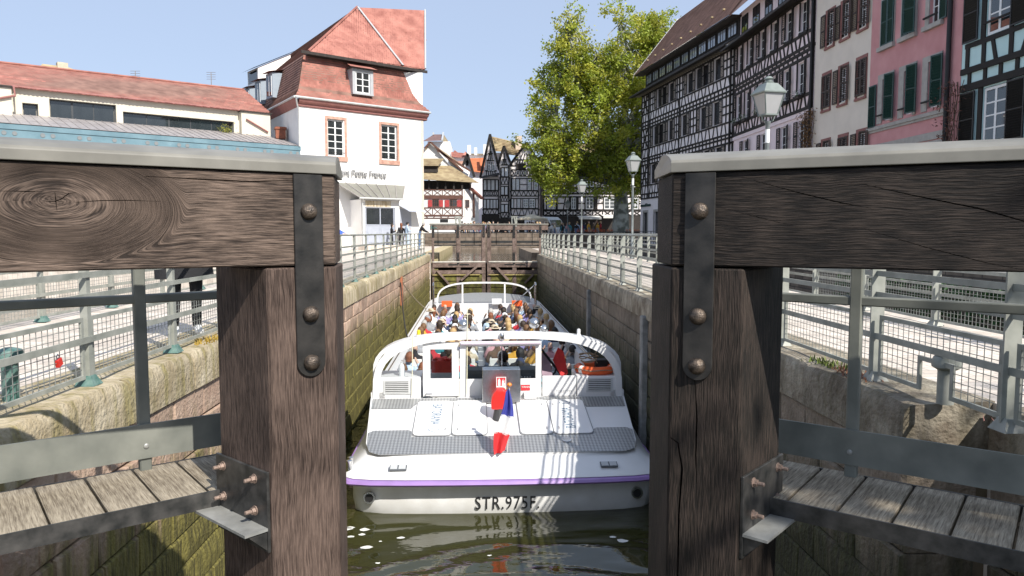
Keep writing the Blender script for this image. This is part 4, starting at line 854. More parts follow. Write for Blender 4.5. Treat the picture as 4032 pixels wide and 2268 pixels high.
def tile_roof(root,S,nrow,mat,tw=.165,limit=150,seed=1,name='roof_tile',prefer=0.0):
    """S(u,v)->Vector over the slope, u 0..1 left-right, v 0..1 up; real tiles in staggered courses"""
    r=random.Random(seed); var=[tile_mesh(tw*.97,0,0,mat)] ; rest=MB(mat); cells=[]
    for j in range(nrow):
        v=(j+1)/nrow; v0=j/nrow
        a=S(0,v);b=S(1,v);wd=(b-a).length; n=max(1,int(round(wd/tw)))
        for i in range(n):
            u=(i+.5+(.5 if j%2 else 0))/n
            if u>1: continue
            p=S(u,v); q=S(u,v0); up=(p-q); L=up.length; up.normalize(); rt=(b-a).normalized(); nr=rt.cross(up).normalized()
            cells.append((p,up,rt,nr,L,abs(v-prefer)))
    order=sorted(range(len(cells)),key=lambda k:cells[k][5]+r.random()*.02); pick=set(order[:limit])
    base=tile_mesh(tw*.97,1,.018,mat).mesh('tile_mesh') 
    bv=[v.co.copy() for v in base.vertices]; bf=[p.vertices[:] for p in base.polygons]
    for k,(p,up,rt,nr,L,_) in enumerate(cells):
        X=Matrix((( rt.x,up.x*L*1.35,nr.x,p.x+nr.x*.012),(rt.y,up.y*L*1.35,nr.y,p.y+nr.y*.012),(rt.z,up.z*L*1.35,nr.z,p.z+nr.z*.012),(0,0,0,1)))@Matrix.Rotation(r.uniform(-.02,.02),4,'Z')@Matrix.Rotation(r.uniform(0.03,.08),4,'X')
        if k in pick: link(name,base,root,X)
        else: rest.add(bv,bf,None,X)
    if rest.v: stuff(rest.build(name,root,fix=False))
def course_roof(root,S,nrow,mat,name='roof_courses',cols=1):
    """slope built as overlapping courses"""
    m=MB(mat)
    for j in range(nrow):
        for i in range(cols):
            v0=j/nrow; v1=(j+1.25)/nrow; a=S(i/cols,v0);b=S((i+1)/cols,v0);c=S((i+1)/cols,min(1,v1));d=S(i/cols,min(1,v1)); nr=(b-a).cross(d-a).normalized()
            m.add([a+nr*.05,b+nr*.05,c,d,a,b],[(0,1,2,3),(4,5,1,0)])
    return m.build(name,root,fix=False)
def quadS(p00,p10,p01,p11):
    p00,p10,p01,p11=map(Vector,(p00,p10,p01,p11)); return lambda u,v:(p00.lerp(p10,u)).lerp(p01.lerp(p11,u),v)
def poly(name,root,pts,mat,th=None): return MB(mat).add(pts,[tuple(range(len(pts)))]).build(name,root,fix=False)
tileM=M('red_clay_tile',(.32,.115,.088),.85,.2,1.2,c2=(.45,.195,.15),rand=.16,coord='World',bump=.2,bscale=25)
tileD=M('brown_clay_tile',(.20,.105,.08),.85,.25,1.5,c2=(.30,.17,.13),coord='World',bump=.2,bscale=20)
tileO=M('mossy_old_tile',(.30,.21,.12),.9,.25,1.6,c2=(.42,.34,.20),rand=.15,coord='World',bump=.3,bscale=14)
zinc=M('zinc_sheet',(.36,.33,.32),.5,.12,1.5,c2=(.44,.41,.40),metal=.25,coord='World')
zincL=M('pale_zinc',(.55,.56,.55),.45,.1,3,metal=.3)
pinkstone=M('pink_sandstone_trim',(.50,.27,.21),.85,.2,5,c2=(.60,.38,.29),bump=.15)
wine=M('dark_pink_cornice',(.30,.13,.115),.75,.15,4)
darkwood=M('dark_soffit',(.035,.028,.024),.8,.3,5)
# ================================================================= WHITE HOTEL
hotel=thing('hotel','tall white hotel with red tiled mansard roof beside the lock','building',(-11.11,46.81,0),R(37))
wall_holes('front_wall',hotel,0,9,0,9.05,[(1.85,2.98,5.95,8.29),(5.70,6.93,5.95,8.29)],stucco)
SD=Vector((.118,.993,0)); side=lambda t,z:(SD*t)+Vector((0,0,z))
MB(stucco).add([(0,.35,0),(0,0,0),tuple(side(24,0)),(0,0,9.05),tuple(side(24,9.05))],[(1,2,4,3)]).build('side_wall',hotel,fix=False)
MB(stucco).add([(9,0.35,0),(8.2,26,0),(8.2,26,12),(9,.35,12)],[(0,1,2,3)]).build('right_wall',hotel,fix=False)
for x0,x1 in ((1.69,3.20),(5.55,7.09)):
    f=MB(pinkstone); z0,z1=5.66,8.46; a,b=x0+.16,x1-.16
    f.box(x0,a,-.05,.06,z0+.29,z1-.17); f.box(b,x1,-.05,.06,z0+.29,z1-.17); f.box(x0,x1,-.05,.06,z1-.17,z1); f.box(x0-.02,x1+.02,-.09,.06,z0,z0+.29)
    f.build('stone_surround',hotel)
    window(hotel,a+.01,b-.01,5.96,8.28,.10,2,5,fw=.09,bar=.05)
    MB(M('curtain',(.62,.62,.58),.9,.1,6,stretch=(6,1,.3))).box(b-.42,b-.06,.16,.2,6.05,8.2).build('curtain',hotel)
    MB(black).tube([(a,-.02,6.2),(b,-.02,6.2)],.012,6).build('window_rail',hotel)
for i in range(11): cbox('quoin_stone',hotel,8.80 if i%2 else 8.86,9.012,-.025,.3,i*.8+.05,i*.8+.78,M('pale_quoin',(.66,.56,.46),.85,.1,5))
MB(MATS['pale_quoin']).box(8.90,9.03,-.02,.25,.0,8.8).build('corner_stone',hotel)
# cornice and gutter
c=MB(wine); c.prism([(-.05,8.85),(-.12,8.9),(-.12,9.02),(-.3,9.12),(-.38,9.25),(-.38,9.32),(.3,9.32),(.3,8.85)],-.1,9.3,axis='x'); c.build('cornice',hotel)
c=MB(wine); c.add([(-.02,0,8.85),(-.4,-.3,9.30),(-.4+SD.x*14,-.3+SD.y*14,9.30),(-.02+SD.x*14,SD.y*14,8.85),(0,0,9.32),(SD.x*14,SD.y*14,9.32)],[(0,1,2,3),(1,4,5,2)]); c.build('cornice',hotel,fix=False)
MB(zincL).tube([(-.42,-.42,9.36),(9.38,-.42,9.36)],.07,8).build('gutter',hotel,smooth=True)
MB(zincL).tube([(-.44,-.42,9.36),tuple(Vector((-.44,-.42,9.36))+SD*14)],.07,8).build('gutter',hotel,smooth=True)
MB(zincL).tube([(-.35,-.4,9.3),(-.2,-.2,8.95),(-.06,-.08,8.6),(-.06,-.08,6.4)],.05,8).build('downpipe',hotel,smooth=True)
# mansard: flared front slope
def MY(v): return -.42+.62*min(1,v/.28)**1.0*.75+ (max(0,v-.28)/.72)*.70
def MZ(v): return 9.38+ (v/.28)*.55 if v<.28 else 9.93+(v-.28)/.72*2.27
def Sm(u,v):
    y=MY(v); xl=-.42+(y+.42)*.96; xr=9.38-(y+.42)*(1.0)-.2*(v>.5)*(v-.5); return Vector((xl+(xr-xl)*u,y,MZ(v)))
def strip(name,S,nv,mat,nu=1):
    m=MB(mat); vs=[S(i/nu,j/nv) for j in range(nv+1) for i in range(nu+1)]; m.add(vs,[(j*(nu+1)+i,j*(nu+1)+i+1,(j+1)*(nu+1)+i+1,(j+1)*(nu+1)+i) for j in range(nv) for i in range(nu)]); return m.build(name,hotel,fix=False)
strip('mansard_slope',Sm,8,tileD)
tile_roof(hotel,Sm,20,tileM,limit=150,seed=2,prefer=.45)
def Ss(u,v):   # left side mansard, u along the side
    y=MY(v); b=Vector((-.42+(y+.42)*.96,y,MZ(v))); return b+SD*(24*(1-u))
strip('mansard_side',Ss,8,tileD); course_roof(hotel,Ss,18,tileD)
MB(stucco).add([(9.0,.0,9.3),(9.0,.0,12.1),(7.9,.72,12.1),(8.3,.25,10.3),(8.9,.02,9.4),(9.0,1.2,9.3),(9.0,1.2,12.1)],[(0,1,2,3,4),(0,5,6,1)]).build('gable_parapet',hotel,fix=False)
# upper roof
EL,ER=(.80,.2,12.30),(9.36,.2,12.45); AP,RR=Vector((6.75,5.0,17.2)),Vector((11.45,3.4,17.5)); VB=(7.56,.2,12.39)
U1=quadS(EL,VB,AP,AP); U2=quadS(VB,ER,AP,RR)
bk_=lambda p:Vector(p)+Vector((0,.22,-.1)); poly('upper_slope',hotel,[bk_(EL),bk_(VB),bk_(AP)],tileD); poly('upper_slope',hotel,[bk_(VB),bk_(ER),bk_(RR),bk_(AP)],tileD)
tile_roof(hotel,U1,40,tileM,limit=75,seed=3,prefer=.3); tile_roof(hotel,U2,40,tileM,limit=75,seed=4,prefer=.5)
MB(zincL).bar(Vector(VB)+Vector((0,-.05,.05)),AP+Vector((0,-.05,.06)),.16,.05).build('valley_flashing',hotel)
MB(zincL).bar(Vector(ER)+Vector((0,-.04,0)),RR+Vector((0,-.04,.05)),.10,.10).build('verge_flashing',hotel)
back=SD*24
U3=quadS(Vector(EL)+back,EL,AP+back,AP); poly('upper_side',hotel,[Vector(EL)+back,EL,AP,AP+back],tileD); course_roof(hotel,U3,34,tileD)
MB(tileM).tube([Vector(EL)+Vector((0,0,.06)),AP+Vector((0,0,.06))],.08,6).build('hip_tiles',hotel)
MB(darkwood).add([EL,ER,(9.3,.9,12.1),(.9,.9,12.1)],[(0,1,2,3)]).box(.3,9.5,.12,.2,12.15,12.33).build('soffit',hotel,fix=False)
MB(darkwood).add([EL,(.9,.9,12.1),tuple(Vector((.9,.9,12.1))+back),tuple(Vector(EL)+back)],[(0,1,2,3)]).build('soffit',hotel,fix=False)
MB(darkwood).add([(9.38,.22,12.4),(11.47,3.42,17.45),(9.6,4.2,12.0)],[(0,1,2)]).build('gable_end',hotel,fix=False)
# front dormer
d=MB(M('dormer_grey',(.42,.43,.44),.6,.06,4)); d.box(3.6,3.82,-.16,1.0,10.1,11.65); d.box(4.88,5.1,-.16,1.0,10.1,11.65); d.box(3.82,4.88,-.16,1.0,11.5,11.65); d.box(3.6,5.1,-.2,.6,10.02,10.12); dm=d.build('dormer',hotel)
poly('dormer_roof',dm,[(3.35,-.42,11.7),(5.3,-.42,11.7),(5.15,.5,12.05),(3.5,.5,12.05)],tileM)
MB(darkwood).box(3.4,5.25,-.38,.3,11.66,11.71).build('dormer_soffit',dm)
window(hotel,3.83,4.87,10.13,11.5,-.10,2,3,fw=.08,bar=.045)
# side dormers
for k,t in enumerate((5.6,8.6,11.8)):
    b=side(t,0); q=M('dormer_blue_grey',(.30,.35,.40),.6,.06,4)
    o=MB(q).box(-.30,.8,-.55,.55,10.15,11.8).build('side_dormer',hotel,X=Matrix.Translation(b)); MB(glass).box(-.32,-.305,-.4,.4,10.3,11.6).build('side_dormer_pane',o); MB(paint_white).box(-.33,-.3,-.05,.05,10.3,11.6).box(-.33,-.3,-.44,-.38,10.3,11.6).build('side_dormer_frame',o); MB(tileM).add([(-.6,-.75,11.8),(-.6,.75,11.8),(.9,.75,12.15),(.9,-.75,12.15)],[(0,1,2,3)]).build('side_dormer_roof',o,fix=False)
sh=thing_=MB(stucco); b=side(13.5,0)
sh.prism([(0.6,12.4),(.6,13.6),(3.2,15.0),(3.2,12.4)],-1.1,1.1); o=sh.build('shed_dormer',hotel,X=Matrix.Translation(b)); MB(darkwood).add([(.2,-1.3,13.5),(.2,1.3,13.5),(3.9,1.3,15.45),(3.9,-1.3,15.45)],[(0,1,2,3)]).build('shed_roof',o,fix=False); MB(glass).box(.58,.597,-.9,.9,12.6,13.45).build('shed_pane',o)
# lettering
silver=M('brushed_letter',(.42,.42,.42),.45,.1,10,metal=.4)
text_obj('hotel_lettering','Régent Petite France',silver,hotel,Matrix.Translation((1.95,-.12,4.78))@FRONT,.56,.05,sx=.86,bold=.008)
# entrance porch with zinc canopy
p=MB(stucco); p.box(3.35,3.62,-1.5,0,0,3.2); p.box(5.85,6.15,-1.5,0,0,3.2); p.box(3.62,5.85,-1.5,-1.3,2.72,3.2); p.build('porch',hotel)
MB(M('rusted_sign_panel',(.55,.40,.18),.8,.35,3,c2=(.75,.68,.55),stretch=(3,1,.6))).box(3.66,5.5,-1.53,-1.505,2.77,3.13).build('name_panel',hotel)
cv=[(2.3,-.02,4.30),(7.5,-.02,4.30),(6.2,-1.85,3.28),(3.1,-1.85,3.28)]; canM=M('khaki_zinc',(.24,.235,.20),.5,.1,2,metal=.2); poly('canopy',hotel,cv,canM); poly('canopy_end',hotel,[cv[1],(7.5,-.02,4.2),(6.2,-1.85,3.2),cv[2]],canM)
for k in range(8):
    a=Vector(cv[0]).lerp(Vector(cv[1]),k/7); b=Vector(cv[3]).lerp(Vector(cv[2]),min(1,k/7)); MB(zinc).bar(a+Vector((0,0,.03)),b+Vector((0,0,.03)),.03,.06).build('canopy_seam',hotel)
MB(zincL).tube([(3.05,-1.9,3.26),(6.25,-1.9,3.26)],.06,8).build('canopy_gutter',hotel,smooth=True); MB(zincL).tube([(3.4,-1.8,3.2),(3.4,-1.62,3.0),(3.4,-1.62,0)],.045,8).build('canopy_downpipe',hotel,smooth=True)
bluedoor=M('blue_grey_door',(.40,.43,.50),.5,.06,4)
dr=MB(bluedoor).box(3.74,5.73,-1.42,-1.36,.30,1.55).build('entrance_door',hotel); 
for a in (3.85,4.82):
    MB(bluedoor).box(a,a+.8,-1.44,-1.42,.45,1.35).build('door_panel',dr)
    MB(glass).box(a-.05,a+.85,-1.41,-1.38,1.6,2.66).build('door_pane',dr)
MB(bluedoor).box(3.66,3.74,-1.46,-1.36,.3,2.72).box(5.73,5.81,-1.46,-1.36,.3,2.72).box(4.72,4.79,-1.44,-1.37,.3,2.66).box(3.74,5.73,-1.44,-1.37,1.55,1.62).box(3.74,5.73,-1.44,-1.37,2.66,2.72).build('door_frame',dr)
MB(setts).box(3.2,6.3,-2.6,-1.35,-.02,.28).build('door_step',hotel)
o=poly('side_awning',hotel,[(7.0,-.02,2.95),(8.3,-.02,2.95),(8.6,-1.1,2.5),(7.2,-1.1,2.5)],bluedoor)
MB(bluedoor).box(7.0,7.95,-.06,.02,.05,2.7).build('side_door',hotel)
# ================================================================= ZINC-ROOFED ANNEX
ax=thing('annex','low annex with seamed zinc roof and turquoise fascia left of the hotel','building',(-11.11,46.81,0),R(37))
turq=M('turquoise_fascia',(.12,.22,.27),.5,.1,1.5,c2=(.17,.28,.33))
base_st=brick_mat('annex_base_stone',(.50,.40,.28),(.60,.50,.36),(.30,.24,.16),.9,.4,1,.9,'xz',obj=True)
MB(base_st).box(-34,-.02,.05,.4,-3.4,5.7).build('annex_wall',ax)
MB(black).box(-34,-17.4,.0,.045,-2.2,3).build('dark_mill_opening',ax)
MB(turq).box(-34,.05,-.06,.05,6.16,6.42).box(-34,.02,-.02,.05,5.72,6.16).build('fascia',ax)
pm=MB(M('porthole_grey',(.20,.215,.22),.5,.1,5)).lathe([(.11,0),(.105,.02)],16,X=Matrix.Rotation(R(90),4,'X')).mesh('porthole')
s=-33.0
while s<-.5:
    for dx in (0,.44): link('porthole',pm,ax,Matrix.Translation((s+dx,-.022,5.97)))
    s+=1.62
poly('zinc_roof',ax,[(-34,-.1,6.44),(.0,-.1,6.44),(.0,1.2,6.75),(-.6,4.0,7.45),(-34,4.0,7.45)],zinc)
sm_=MB(zinc).bar((0,-.08,.0),(0,3.95,.0),.035,.05).mesh('seam_mesh')
s=-33.8
while s<-.2:
    m=Matrix.Translation((s,0,6.47))@Matrix.Rotation(math.atan(1.01/4.1),4,'X')@Matrix.Diagonal((1,1.03 if s<-.9 else .4,1,1)); link('roof_seam',sm_,ax,m); s+=.43
# ================================================================= CREAM MODERN BUILDING BEHIND
cb=thing('cream_building','cream low building with long red tiled roof behind the zinc roof','building',(-11.11,46.81,0),R(37))
cream=M('cream_render',(.66,.61,.50),.9,.05,2)
wall_holes('front_wall',cb,-14.4,-2.27,0,8.85,[(-12.65,-9.34,6.9,8.46),(-8.99,-2.6,6.9,8.13),(-13.91,-13.18,7.3,8.10)],cream,y=4.05,depth=.5)
dg_=M('dim_interior',(.06,.06,.055),.8,.3,1)
for a,b,c,d in ((-12.65,-9.34,6.9,8.46),(-8.99,-2.6,6.9,8.13),(-13.91,-13.18,7.3,8.1)):
    n=3 if b-a>2 else 1; n=5 if b-a>5 else n
    window(cb,a,b,c,d,4.3,n,1,fmat=M('anthracite_frame',(.05,.055,.06),.5,.1,5),fw=.06,bar=.05)
MB(cream).box(-2.27,-.4,3.6,4.6,0,8.75).build('end_block',cb); MB(darkwood).box(-2.35,-.3,3.5,4.65,8.752,8.83).build('end_block_cap',cb)
MB(wine).tube([(-14.4,3.8,8.86),(-2.3,3.8,8.86)],.07,8).build('gutter',cb,smooth=True)
MB(wine).tube([(-2.0,3.5,8.3),(-.6,3.5,7.6)],.05,8).build('downpipe',cb,smooth=True)
S=quadS((-14.9,3.75,8.88),(-.4,3.75,8.9),(-14.9,8.2,10.82),(-.4,8.2,10.98)); poly('roof_slope',cb,[S(0,0),S(1,0),S(1,1),S(0,1)],tileD); tile_roof(cb,S,22,tileM,tw=.2,limit=120,seed=5,prefer=.4)
MB(tileM).tube([(-15,8.2,10.86),(-.4,8.2,11.0)],.09,6).build('ridge_tiles',cb)
MB(cream).box(-20,-14.45,3.3,4.5,0,8.7).build('left_block',cb); MB(darkwood).box(-20,-14.4,3.2,4.6,8.702,8.8).build('left_block_cap',cb); MB(wine).tube([(-15.6,3.2,7.9),(-14.3,3.2,8.3),(-14.3,3.7,8.8)],.06,8).build('downpipe',cb,smooth=True)
pl_=MB(M('potted_leaf',(.22,.22,.04),.8,.3,10)); rr=random.Random(3)
for k in range(220):
    p=Vector((rr.gauss(0,.22),rr.gauss(0,.15),abs(rr.gauss(.2,.15)))); a=Vector((rr.uniform(-1,1),rr.uniform(-1,1),rr.uniform(0,1))).normalized()*.09; b=Vector((rr.uniform(-1,1),rr.uniform(-1,1),rr.uniform(-1,1))).normalized()*.04; pl_.add([p-b,p+a,p+b],[(0,1,2)])
X37=Matrix.Translation((-11.11,46.81,0))@Matrix.Rotation(R(37),4,'Z')
o=pl_.build('plant',None,fix=False); o.location=X37@Vector((-3.3,3.5,7.3)); tag(o,'small yellow-green plant on the zinc roof before the strip window','plant'); stuff(o)
bx_=MB(M('rusty_red_box',(.22,.07,.035),.7,.3,6)).box(-.3,.3,-.3,.3,0,.75).box(-.36,.36,-.36,.36,.6,.72).build('vent_box'); bx_.location=X37@Vector((-.15,2.6,7.1)); bx_.rotation_euler=(0,0,R(20)); tag(bx_,'rust-red vent box where the zinc roof meets the hotel','vent')
# distant roof with chimney, aerials, dark gable at the picture's left edge
dr_=thing('distant_roof','pale mossy hipped roof with chimneys rising behind the red tiled roof','building',X37@Vector((-10.8,11,0)),R(37))
MB(tileO).add([(-2.2,0,10.4),(4.6,0,10.4),(-.9,2,12.0),(.5,2,12.0),(4.6,5,10.4),(-2.2,5,10.4)],[(0,1,3,2),(1,4,3),(4,5,2,3),(5,0,2)]).build('roof',dr_,fix=False); MB(stucco).box(-2,4.3,.5,4.6,0,10.4).build('wall',dr_)
for x,z in ((.2,11.6),(2.9,11.2)): MB(M('chimney_beige',(.55,.47,.36),.9,.1,5)).box(x-.3,x+.3,1.7,2.3,z-1.0,z+.6).build('chimney',dr_)
def aerial(label,p,h):
    m=MB(M('aerial_metal',(.25,.25,.26),.5,.1,5)); m.tube([(0,0,0),(0,0,h)],.03,5)
    for k in range(4): m.tube([(-.3,0,h-.15*k),(.3,0,h-.15*k)],.015,4)
    o=m.build('roof_aerial'); o.location=p; tag(o,label,'aerial')
aerial('thin television aerial on the red roof near the hotel',X37@Vector((-2.6,8.2,10.9)),1.0); aerial('wide television aerial on the red roof beside the pale distant roof',X37@Vector((-7.3,8.2,10.8)),.55)
gb=thing('gabled_house','dark timber gable edge of a house at the left picture edge','building',(-13.35,19.6,0),R(37))
MB(darkwood).add([(-.6,0,7.2),(.3,0,5.0),(.42,0,5.1),(-.45,0,7.5),(-.6,3,7.2),(.3,3,5.0),(.42,3,5.1),(-.45,3,7.5)],[(0,1,2,3),(3,2,6,7),(0,4,5,1),(4,7,6,5)]).build('bargeboard',gb)
MB(M('red_brown_cladding',(.16,.07,.045),.8,.2,6)).box(-3,-.05,.1,3,3.2,5.2).build('clad_wall',gb); MB(cream).box(-3,-.3,.12,3,0,4.9).build('wall',gb)
# ================================================================= RIGHT-HAND ROW OF HOUSES
tim=M('black_timber',(.014,.011,.009),.8,.35,5,stretch=(1,1,1),bump=.2)
timB=M('dark_brown_timber',(.020,.015,.012),.8,.3,5,bump=.2)
infW=M('white_infill',(.84,.78,.77),.9,.05,1.5,coord='World')
infP=M('pinkish_infill',(.80,.68,.69),.9,.05,1.5,coord='World')
shutK=M('dark_shutter',(.018,.014,.012),.6,.25,6); shutB=M('brown_shutter',(.055,.037,.028),.6,.25,6); shutG=M('green_shutter',(.006,.045,.038),.45,.2,6); shutBK=M('black_shutter',(.010,.010,.010),.5,.2,6)
stoneT=M('grey_stone_trim',(.38,.36,.33),.85,.12,4,bump=.1)
redstone=M('red_stone_trim',(.26,.115,.10),.85,.15,5)
def beam(root,x0,z0,x1,z1,w=.16,mat=None,y=-.015,h=.06): return cbar('timber_beam',root,(x0,y,z0),(x1,y,z1),w,h,mat or tim)
_slat={}
def shutter(root,x0,x1,z0,z1,y,mat,n=16,individual=False,open_ang=0,hinge='l'):
    w=x1-x0;h=z1-z0;m=MB(mat);f=.05
    m.box(0,f,-.02,.02,0,h);m.box(w-f,w,-.02,.02,0,h);m.box(f,w-f,-.02,.02,0,f);m.box(f,w-f,-.02,.02,h-f,h);m.box(f,w-f,-.02,.02,h*.5-f*.5,h*.5+f*.5)
    sl=[f+(h-2*f)*(k+.5)/n for k in range(n)]
    if not individual:
        for z in sl: m.add([(f,-.018,z-.02),(w-f,-.018,z-.02),(w-f,.018,z+.025),(f,.018,z+.025),(f,-.010,z-.026),(w-f,-.010,z-.026)],[(0,1,2,3),(0,4,5,1)])
    o=m.build('shutter',root)
    X=Matrix.Translation((x0,y,z0))
    if open_ang: X=(Matrix.Translation((x0,y,z0))@Matrix.Rotation(-open_ang,4,'Z')) if hinge=='l' else (Matrix.Translation((x1,y,z0))@Matrix.Rotation(open_ang,4,'Z')@Matrix.Translation((-w,0,0)))
    o.matrix_basis=X
    if individual:
        me=cube(mat)
        for z in sl: link('slat',me,o,Matrix.Translation((w/2,0,z))@Matrix.Rotation(R(40),4,'X')@Matrix.Diagonal((w-2*f,.006,(h/n)*1.05,1)))
    return o
def house(name,label,far_xy,ang,width,height,mat,depth=9,holes=(),z0=.1):
    root=thing(name,label,'house',(far_xy[0],far_xy[1],0),ang)
    wall_holes('front_wall',root,0,width,z0,height,list(holes),mat,depth=.2)
    MB(mat).box(0.02,width-.02,.36,depth,z0,height-.02).build('house_body',root)
    return root
def rowroof(root,w,z,mat,rise=5.5,run=4.2,over=.6):
    poly('roof_slope',root,[(-.2,-over,z-over*.6),(w+.2,-over,z-over*.6),(w+.2,run,z+rise),(-.2,run,z+rise)],mat)
# ---- black and white half-timbered house -------------------------------------------------
BWW=18.4
AL=math.atan2(-.993,.122)     # left to right along the facade: towards the camera
far=(17-.122*18.4,49.4+.993*18.4)
wA=[(3.9,4.9),(5.0,6.0),(6.6,7.6),(10.4,11.4),(12.0,13.0),(13.2,14.2),(15.2,16.2)]
wB=[(3.1,4.2),(4.4,5.4),(6.6,7.5),(9.4,10.4),(12.9,13.9),(15.1,16.1)]
wC=[(2.6,3.6),(4.4,5.4),(6.6,7.6),(9.2,10.2),(11.4,12.4),(13.6,14.6),(15.6,16.6)]
gd=[(.9,1.9,.15,2.9),(3.6,4.7,.15,2.9),(7.0,8.2,.15,2.9)]
bw=house('half_timbered_house','tall black and white half-timbered corner house with dark shutters','x' and far,AL,BWW,13.7,infW,holes=[(a,b,11.75,13.25) for a,b in wA]+[(a,b,8.65,10.25) for a,b in wB]+[(a,b,5.4,7.05) for a,b in wC]+gd)
for (a,b,c,d) in gd:
    MB(stoneT).box(a-.18,a,-.05,.1,c,d+.2).box(b,b+.18,-.05,.1,c,d+.2).box(a,b,-.05,.1,d,d+.2).build('stone_surround',bw); window(bw,a,b,c,d,.12,2,3,fmat=tim,panes=False,sub=False)
for L,(c,d) in ((wA,(11.75,13.25)),(wB,(8.65,10.25)),(wC,(5.4,7.05))):
    for i,(a,b) in enumerate(L):
        window(bw,a,b,c,d,.10,2,3,fmat=tim,panes=False,sub=False,fw=.07,gl=M('dim_glass',(.012,.012,.014),.2,.2,3,spec=.25))
        sw=.56
        shutter(bw,a-sw-.02,a-.02,c,d,-.06,shutK,14); shutter(bw,b+.02,b+sw+.02,c,d,-.06,shutK,14)
for z in (4.15,4.55,5.3,7.15,7.5,7.75,8.55,10.35,10.62,10.95,11.65,13.35): beam(bw,0,z,BWW,z,.135 if z not in(5.3,8.55,11.65) else .12)
for x in (.12,2.0,8.9,BWW-.12): beam(bw,x,4.15,x,13.45,.2)
rb=random.Random(2)
for z0,z1,base in ((4.62,5.25,4.15),(7.82,8.5,7.5),(11.02,11.6,10.62)):
    x=.5
    while x<BWW-.3:
        s=.16*(1 if int(x*1.4)%2 else -1); beam(bw,x-s*.6,z0,x+s*.6,z1,.095); x+=rb.uniform(.55,.70)
for z0,z1 in ((4.2,4.52),(7.2,7.47),(7.53,7.72),(10.4,10.6),(10.66,10.92)):
    x=.45
    while x<BWW-.2: beam(bw,x,z0,x,z1,.13); x+=.62
for z0,z1,L in ((11.7,13.3,wA),(8.6,10.3,wB),(5.35,7.1,wC)):
    occ=[(a-.6,b+.6) for a,b in L]; x=.7
    while x<BWW-.2:
        if not any(a<x<b for a,b in occ): beam(bw,x,z0,x,z1,.13)
        x+=.55
    x=.12; beam(bw,.25,z0,1.7,z1,.14); beam(bw,1.7,z0,.5,z1,.14)
    for zz in (z0+.55,z0+1.1):
        prev=.12
        for a,b in sorted(occ)+[(BWW,BWW)]:
            if a>prev+.1: beam(bw,prev,zz,a,zz,.11,y=-.014)
            prev=max(prev,b)
# eaves, loft gallery with continuous dormer glazing, roof
ro=MB(tileD); ro.add([(-.9,-.95,13.45),(BWW+.3,-.95,13.45),(BWW+.3,.0,14.05),(-.5,.0,14.05)],[(0,1,2,3)]); ro.box(-.9,BWW+.3,-.97,-.9,13.35,13.46); ro.build('eave_roof',bw,fix=False).data.materials[0]=M('dark_slate_eave',(.045,.04,.038),.8,.3,3,bump=.3)
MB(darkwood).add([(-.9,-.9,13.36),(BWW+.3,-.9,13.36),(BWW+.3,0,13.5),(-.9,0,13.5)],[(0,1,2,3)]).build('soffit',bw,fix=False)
for k in range(44): cbox('rafter_end',bw,-.6+k*.43,-.44+k*.43,-.8,-.02,13.42,13.56,M('pale_rafter_end',(.30,.26,.20),.8,.2,5))
MB(tim).box(.2,BWW,.25,.4,14.05,15.35).build('loft_wall',bw)
for k in range(11):
    x=.55+k*1.62; window(bw,x,x+1.3,14.3,15.15,.19,3,1,fmat=tim,fw=.05,bar=.05,gl=M('sky_glass',(.25,.28,.32),.04,.1,3,spec=1.0))
MB(darkwood).box(-.6,BWW+.2,-.5,.3,15.3,15.42).build('upper_soffit',bw)
SR=quadS((-.7,-.55,15.4),(BWW+.3,-.55,15.4),(-.7,3.6,20.6),(BWW+.3,3.6,20.6)); poly('roof_slope',bw,[SR(0,0),SR(1,0),SR(1,1),SR(0,1)],tileD); course_roof(bw,SR,26,tileD)
MB(zincL).bar((-.72,-.56,15.42),(-.72,3.6,20.65),.12,.08).build('verge_flashing',bw)
MB(stucco).add([(-.0,.36,.9),(-.0,9,.9),(0,9,15.4),(0,3.6,20.4),(0,.36,15.4)],[(0,1,2,3,4)]).build('gable_wall',bw,fix=False)
for k in range(9): cbox('snow_guard',bw,1+k*1.9,1.2+k*1.9,.0,.15,16.35,16.45,tileO)
gt=M('dark_green_lettering',(.02,.06,.05),.5,.1,5)
text_obj('shop_lettering','marou & france',gt,bw,Matrix.Translation((.15,-.06,3.42))@FRONT,.42,.03)
sc=MB(black); sc.tube([(-.1,-.1,5.2),(-1.2,-.12,5.3),(-1.4,-.12,5.0),(-1.2,-.12,4.7),(-1.0,-.12,4.85),(-1.1,-.12,5.0)],.03,6); sc.build('scroll_bracket',bw,smooth=True)
MB(tim).tube([(BWW-.35,-.15,13.4),(BWW-.35,-.15,1)],.08,8).build('downpipe',bw)
